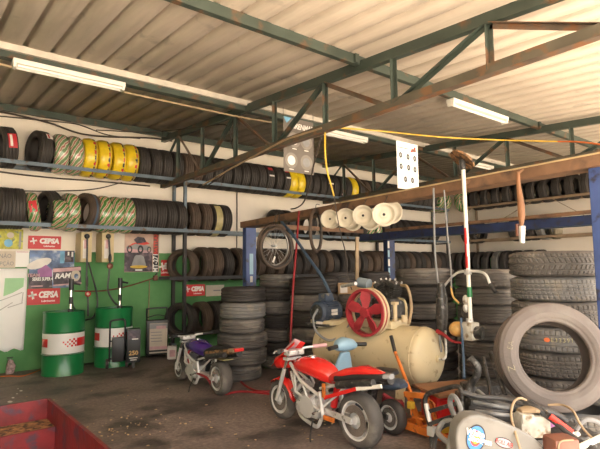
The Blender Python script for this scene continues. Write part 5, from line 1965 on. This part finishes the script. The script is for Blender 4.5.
# dark engine block with bent exhaust
c = G(473, 388, 3.95)
M = Matrix.Translation((c.x + .1, c.y - .05, 0)) @ Matrix.Rotation(R(-35), 4, 'Z')
t = thing('scrap_engine', 'dark greasy engine block with a bent grey pipe, between the cabinet and the leaning tyre', 'engine', M)
b = MB(M); b.box((0, 0, .22), (.4, .34, .44), 'dark_metal', I, bevel=.03); b.box((-.05, -.02, .48), (.28, .2, .1), 'dark_metal', I, bevel=.03); b.cyl((-.2, -.1, .2), (-.2, -.18, .2), .09, 'dark_metal'); b.build('block', t)
b = MB(); b.tube([G(468, 392, 3.65), G(471, 384, 3.65), G(477, 375, 3.62), G(477, 366, 3.62), G(470, 358, 3.66)], .027, 'dark_metal', seg=12); b.build('exhaust_bend', t)
b = MB(M)
for i in range(6): b.box((.08, -.175, .1 + i * .055), (.2, .02, .02), 'dark_metal')
b.build('cooling_fins', t)
b = MB(); b.cyl(G(490, 352, 3.9), G(505, 395, 3.6), .018, 'dark_metal'); b.cyl(G(483, 357, 3.95), G(492, 398, 3.7), .015, 'dark_metal'); b.build('rods', t)

# leaning big tyre on two lying tyres
cb, zb_, _ = stack(582, 3.72, 420, .37, .22, [.205, .205], 'low pile under the leaning tyre', 'tyres under the leaning tyre', ('rubber_dusty', 'rubber_grey'), ('street', 'block'), fine=True, jit=.01)
cc = P(550.5, 356.5, d=3.62)
fh = Vector((math.cos(AZ - R(7)), math.sin(AZ - R(7)), 0))
nrm = (-fh * math.cos(R(13)) + Vector((0, 0, math.sin(R(13)))))
xx = Vector((0, 0, 1)).cross(nrm).normalized()
yy = nrm.cross(xx)
Mt = Matrix((xx, yy, nrm)).transposed().to_4x4()
Mt.translation = cc
bigt = tyre(Mt, 'big worn grey tyre leaning upright in front of the right hand stack', None, R_=.385, r=.242, w=.215, kind='rib', m='rubber_old', mt='rubber_old', fine=True, spin=0)
# chalk marks on its sidewall
b = MB(Mt)
K = lambda x, y, a: Matrix.Translation((x, y, .1085)) @ Matrix.Rotation(a, 4, 'Z')
b.text('EA', .055, 'yellow_mark', K(-.3, .07, R(75)), depth=.0006, bold=-.002)
b.build('chalk_mark', bigt)
b = MB(Mt)
b.text('Z', .07, 'yellow_mark', K(-.31, -.09, R(100)), depth=.0006, bold=-.002)
b.build('chalk_mark', bigt)
# chalk code on the stack seen through the hole
s = s7[3]
mw_ = s.matrix_basis.copy()
cs = mw_.translation
dv = Vector((CAM.x - cs.x, CAM.y - cs.y, 0)).normalized()
b = MB()
def on_tread(a, z): # a to the viewer's right
    v_ = Matrix.Rotation(a, 3, 'Z') @ dv
    return v_
for ch_, a in zip('E33391', (-9, -4.5, 0, 4.5, 9, 13.5)):
    v_ = Matrix.Rotation(R(a + 4), 3, 'Z') @ dv
    M_ = face_M(Vector((cs.x, cs.y, cs.z + .01)) + v_ * .4035, (Vector((0, 0, 1)).cross(v_)))
    b.text(ch_, .05, 'yellow_mark', M_, depth=.0006)
b.build('chalk_mark', s, )
v_ = Matrix.Rotation(R(-11), 3, 'Z') @ dv
b = MB(); b.ball((0, 0, 0), (.025, .02, .001), 'orange_mark', face_M(Vector((cs.x, cs.y, cs.z + .01)) + v_ * .4035, (Vector((0, 0, 1)).cross(v_)))); b.build('paint_mark', s)

# foreground machine with the grey belt guard
O = G(500, 440, 2.62)
xd = Vector((math.sin(AZ + .12), -math.cos(AZ + .12), 0))
M = face_M(O, xd)
S = 2.62 / FPX
t = thing('belt_driven_machine', 'machine with a grey sloping belt guard bearing a round blue logo, bottom right', 'machine', Matrix.Translation((O.x, O.y, 0)))
pg = lambda l: [((x - 500) * S, -(y - 440) * S) for x, y in l]
b = MB(M)
outl = [(455, 449), (454, 436), (456, 426), (462, 418.5), (471, 414.5), (481, 415), (500, 421), (520, 430), (536, 439), (546, 449), (550, 462), (546, 476), (534, 482), (480, 484), (463, 478), (456, 465)]
b.prism(pg(outl), -.1, 'guard_grey', None)
gd = b.build('belt_guard', t, sharp=40)
md = gd.modifiers.new('bev', 'BEVEL'); md.width = .012; md.segments = 3; md.limit_method = 'ANGLE'; md.angle_limit = R(60)
b = MB(M)
c0 = pg([(474.5, 437)])[0]
K = Matrix.Translation((c0[0], c0[1], .002)) @ Matrix.Rotation(R(-15), 4, 'Z') @ Matrix.Diagonal((.82, 1.08, 1, 1))
for i, (r_, m) in enumerate(((12.5, 'ink'), (11, 'logo_blue'), (7, 'logo_red'), (5, 'logo_orange'))):
    b.lathe([(0, i * .0006), (r_ * S, i * .0006)], m, K, 32)
for s_, (tx, ty), sz in (('White', (474, 432), .042), ('Shotgun', (479, 439), .042)):
    p_ = pg([(tx, ty)])[0]
    b.text(s_, sz, 'sign_white', Matrix.Translation((p_[0], p_[1], .005)) @ Matrix.Rotation(R(-16), 4, 'Z'), bold=.0015, xs=.95)
c1 = pg([(504, 443)])[0]
K = Matrix.Translation((c1[0], c1[1], .001)) @ Matrix.Rotation(R(-20), 4, 'Z')
b.ball((0, 0, 0), (10 * S, 5 * S, .002), 'ink', K); b.ball((0, 0, .001), (9 * S, 4.1 * S, .002), 'pic_pink', K)
b.text('ROLL AIR', .03, 'logo_red', K @ Matrix.Translation((0, 0, .0035)), xs=.8)
b.build('logo_decal', gd)
b = MB(M)
b.box((.05, -.33, -.3), (.5, .2, .34), 'dark_metal', I, bevel=.02)
b.box((-.02, -.1, -.22), (.22, .3, .2), 'dark_metal', I, bevel=.02)
b.build('machine_bed', t)
for s_ in (-1, 1):
    p0 = M @ Vector((.05 + s_ * .2, -.4, -.3))
    b = MB(); b.bar((p0.x, p0.y, 0), (p0.x, p0.y, p0.z), .06, .06, 'dark_metal', up=(0, 1, 0)); b.build('leg', t)
    p0 = M @ Vector((.05 + s_ * .2, -.4, -.18))
    b = MB(); b.bar((p0.x, p0.y, 0), (p0.x, p0.y, p0.z), .06, .06, 'dark_metal', up=(0, 1, 0)); b.build('leg', t)

# crate carrying the hoses, grimy engine, brown casing
c = G(545, 440, 3.05)
M = face_M(Vector((c.x, c.y, 0)), xd)
MC = Matrix.Translation((c.x, c.y, 0)) @ Matrix.Rotation(math.atan2(xd.y, xd.x), 4, 'Z')
t = thing('metal_crate', 'low dark metal crate under the tangle of hoses, bottom right', 'crate', MC)
b = MB(MC); b.box((.0, .05, .23), (.62, .34, .4), 'dark_metal', I, bevel=.01); b.build('body', t)
for q in ((-.28, -.1), (.28, -.1), (-.28, .2), (.28, .2)):
    b = MB(MC); b.box((q[0], q[1], .015), (.05, .05, .03), 'dark_metal'); b.build('foot', t)
ct = .43
e = G(531, 428, 2.98)
M = Matrix.Translation((e.x, e.y, ct)) @ Matrix.Rotation(math.atan2(xd.y, xd.x), 4, 'Z')
t = thing('small_engine', 'small grimy white engine between the grey guard and the brown casing', 'engine', M)
b = MB(M); b.box((0, 0, .07), (.19, .12, .13), 'grimy_white', I, bevel=.02); b.box((-.05, -.02, .12), (.08, .09, .06), 'grimy_white', I, bevel=.015); b.build('casing', t)
b = MB(M); b.loft([(-.07, 0, .155, .03, .012), (0, -.01, .165, .055, .018), (.09, 0, .15, .04, .01)], 'cable_tan', n=2.6); b.build('cover', t)
b = MB(M); b.cyl((.08, -.03, .07), (.15, -.03, .09), .02, 'pic_purple'); b.build('spark_plug_cap', t)
e = G(561, 446, 2.62)
M = Matrix.Translation((e.x, e.y, 0)) @ Matrix.Rotation(math.atan2(xd.y, xd.x), 4, 'Z')
t = thing('motor_casing', 'reddish brown rounded metal casing at the bottom edge, right of the white engine', 'motor', M)
b = MB(M); b.box((0, 0, .47), (.145, .13, .17), 'brown_cast', I, bevel=.03); b.build('shell', t)
b = MB(M); b.tube([(-.055, -.06, .4), (-.06, -.065, .5), (-.04, -.06, .545), (.03, -.06, .55)], .005, 'cable_tan', seg=6); b.build('seam_wire', t)
b = MB(M); b.bar((0, 0, 0), (0, 0, .4), .09, .09, 'dark_metal', up=(0, 1, 0)); b.box((0, 0, .01), (.2, .2, .02), 'dark_metal'); b.build('stand', t)

# hoses
HZ = [
    ('black hose, uppermost of the bundle crossing below the leaning tyre', 'hose_black', .014, [(462, 392, 3.2), (480, 397, 3.15), (505, 399, 3.1), (535, 408, 3.0), (556, 414, 2.98), (568, 422, 2.95)]),
    ('grey hose sweeping from the engine block to the right, topmost strand', 'hose_grey', .012, [(478, 391, 3.4), (490, 400, 3.2), (510, 406, 3.1), (530, 410, 3.05), (550, 412, 3.05)]),
    ('grey hose, second strand down, behind the white engine', 'hose_grey', .011, [(474, 402, 3.2), (495, 406, 3.1), (515, 409, 3.1), (536, 412, 3.1), (556, 419, 3.05)]),
    ('black hose, third strand down, behind the white engine', 'hose_black', .012, [(470, 408, 3.2), (495, 411, 3.1), (520, 411, 3.12), (545, 409, 3.15), (565, 418, 3.1)]),
    ('grey hose, lowest strand above the grey belt guard', 'hose_grey', .01, [(476, 411, 3.1), (495, 414, 3.0), (515, 416, 3.02), (540, 420, 3.05)]),
    ('black hose running diagonally to the bottom right corner', 'hose_black', .013, [(500, 396, 3.2), (530, 405, 3.0), (553, 421, 2.9), (572, 436, 2.8), (592, 448, 2.7), (604, 455, 2.65)]),
    ('grey hose arched over the right end of the pile', 'hose_grey', .012, [(576, 430, 2.95), (583, 421, 2.95), (592, 420, 2.95), (603, 426, 2.95), (612, 440, 2.9)]),
    ('grey hose coiled in a loop left of the grey belt guard', 'hose_grey', .014, [(458, 446, 2.9), (446, 441, 2.95), (438, 432, 3.05), (444, 422, 3.1), (456, 420, 3.05), (461, 412, 3.1), (457, 400, 3.15), (452, 396, 3.2), (450, 404, 3.2), (456, 420, 3.0)]),
    ('grey hose bulging down beside the belt guard to the bottom edge', 'hose_grey', .013, [(462, 416, 2.95), (455, 425, 2.85), (450, 440, 2.8), (449, 455, 2.75)]),
    ('dark hose curling at the bottom left of the belt guard', 'hose_black', .012, [(433, 455, 2.95), (435, 440, 3.05), (441, 428, 3.1), (452, 424, 3.05), (460, 430, 2.9)]),
]
for lb, m, r_, pts in HZ:
    cable('hose', [G(*p) for p in pts], r_ * 1.2, m, lb, 'hose')
cable('thin_cable', [G(521, 452, 2.6), G(516, 435, 2.62), G(511, 415, 2.75), G(514, 402, 2.85), G(520, 398, 2.9), (G(526, 400, 2.95))], .007, 'cable_tan', 'thin tan cable arching over the grey belt guard')
cable('thin_cable', [G(548, 405, 3.1), G(562, 405, 3.05), G(573, 411, 2.95), G(580, 424, 2.9), G(590, 436, 2.85), G(600, 442, 2.8)], .007, 'cable_tan', 'thin tan cable curving below the leaning tyre at the right')
t = thing('welding_torch', 'black cable with a red ribbed grip lying across the hose pile', 'cable', G(560, 424, 2.9))
b = MB(); b.tube([G(530, 402, 3.1), G(550, 416, 2.9)], .014, 'hose_black', smooth=False); b.build('cable', t)
b = MB()
p0, p1 = G(550, 416, 2.9), G(572, 432.5, 2.85)
b.cyl(p0, p1, .017, 'logo_red')
for k in range(9):
    q = p0 + (p1 - p0) * ((k + .5) / 9)
    b.cyl(q, q + (p1 - p0) * .05, .0185, 'logo_red')
b.build('red_grip', t)
b = MB(); b.cyl(p1, G(577, 437, 2.83), .01, 'silver'); b.ball(G(577, 434, 2.84), (.018, .018, .014), 'sticker_white'); b.build('nozzle', t)
b = MB(); b.cyl(G(576, 449, 2.7), G(604, 436, 2.75), .017, 'white_paint'); b.cyl(G(575, 449.5, 2.7), G(572, 453, 2.69), .02, 'steel_raw')
tag(b.build('white_pipe', origin=G(590, 443, 2.7)), 'short white pipe in the bottom right corner', 'pipe')

# ------------------------------------------------------------------ on the floor
cable('floor_cable', [P(-6, 377, Z=.008), P(8, 376, Z=.008), P(22, 376, Z=.008), P(32, 373, Z=.008), P(40, 370, Z=.008)], .007, 'cable_orange', 'orange cord on the floor by the left drum')
b = MB()
for i in range(130):
    if i < 60:
        px, py = random.gauss(325, 14), random.gauss(423, 7)
        px -= 215 if i % 3 else 0
        py += (8 if i % 3 else 0)
        if i % 3 == 1: px, py = random.gauss(145, 14), random.gauss(420, 6)
    else:
        px, py = random.uniform(20, 330), random.uniform(380, 446)
    p = P(px, py, Z=.0)
    if p.x < 1.05 and p.y < 4.6: continue
    s = random.uniform(.004, .014)
    b.box((p.x, p.y, .003), (s * random.uniform(1, 2.2), s, .004), 'wood_chip', Matrix.Translation((p.x, p.y, 0)) @ Matrix.Rotation(random.uniform(0, 3), 4, 'Z') @ Matrix.Translation((-p.x, -p.y, 0)))
tag(b.build('floor_debris', origin=(2.5, 4.5, 0)), 'pale wood chips and crumbs scattered over the dark floor', 'debris', kind='stuff')
b = MB()
for px, py, s in ((10, 402, .05), (13, 398, .03), (21, 391, .035), (17, 394, .02), (18, 389, .015)):
    p = P(px, py, Z=0)
    b.ball((p.x, p.y, .003), (s * .5, s, .003), 'sticker_white', None, 10, 6)
tag(b.build('paint_splash', origin=P(14, 397, Z=0)), 'white paint splashes on the floor left of the red trough corner', 'paint splash', kind='stuff')
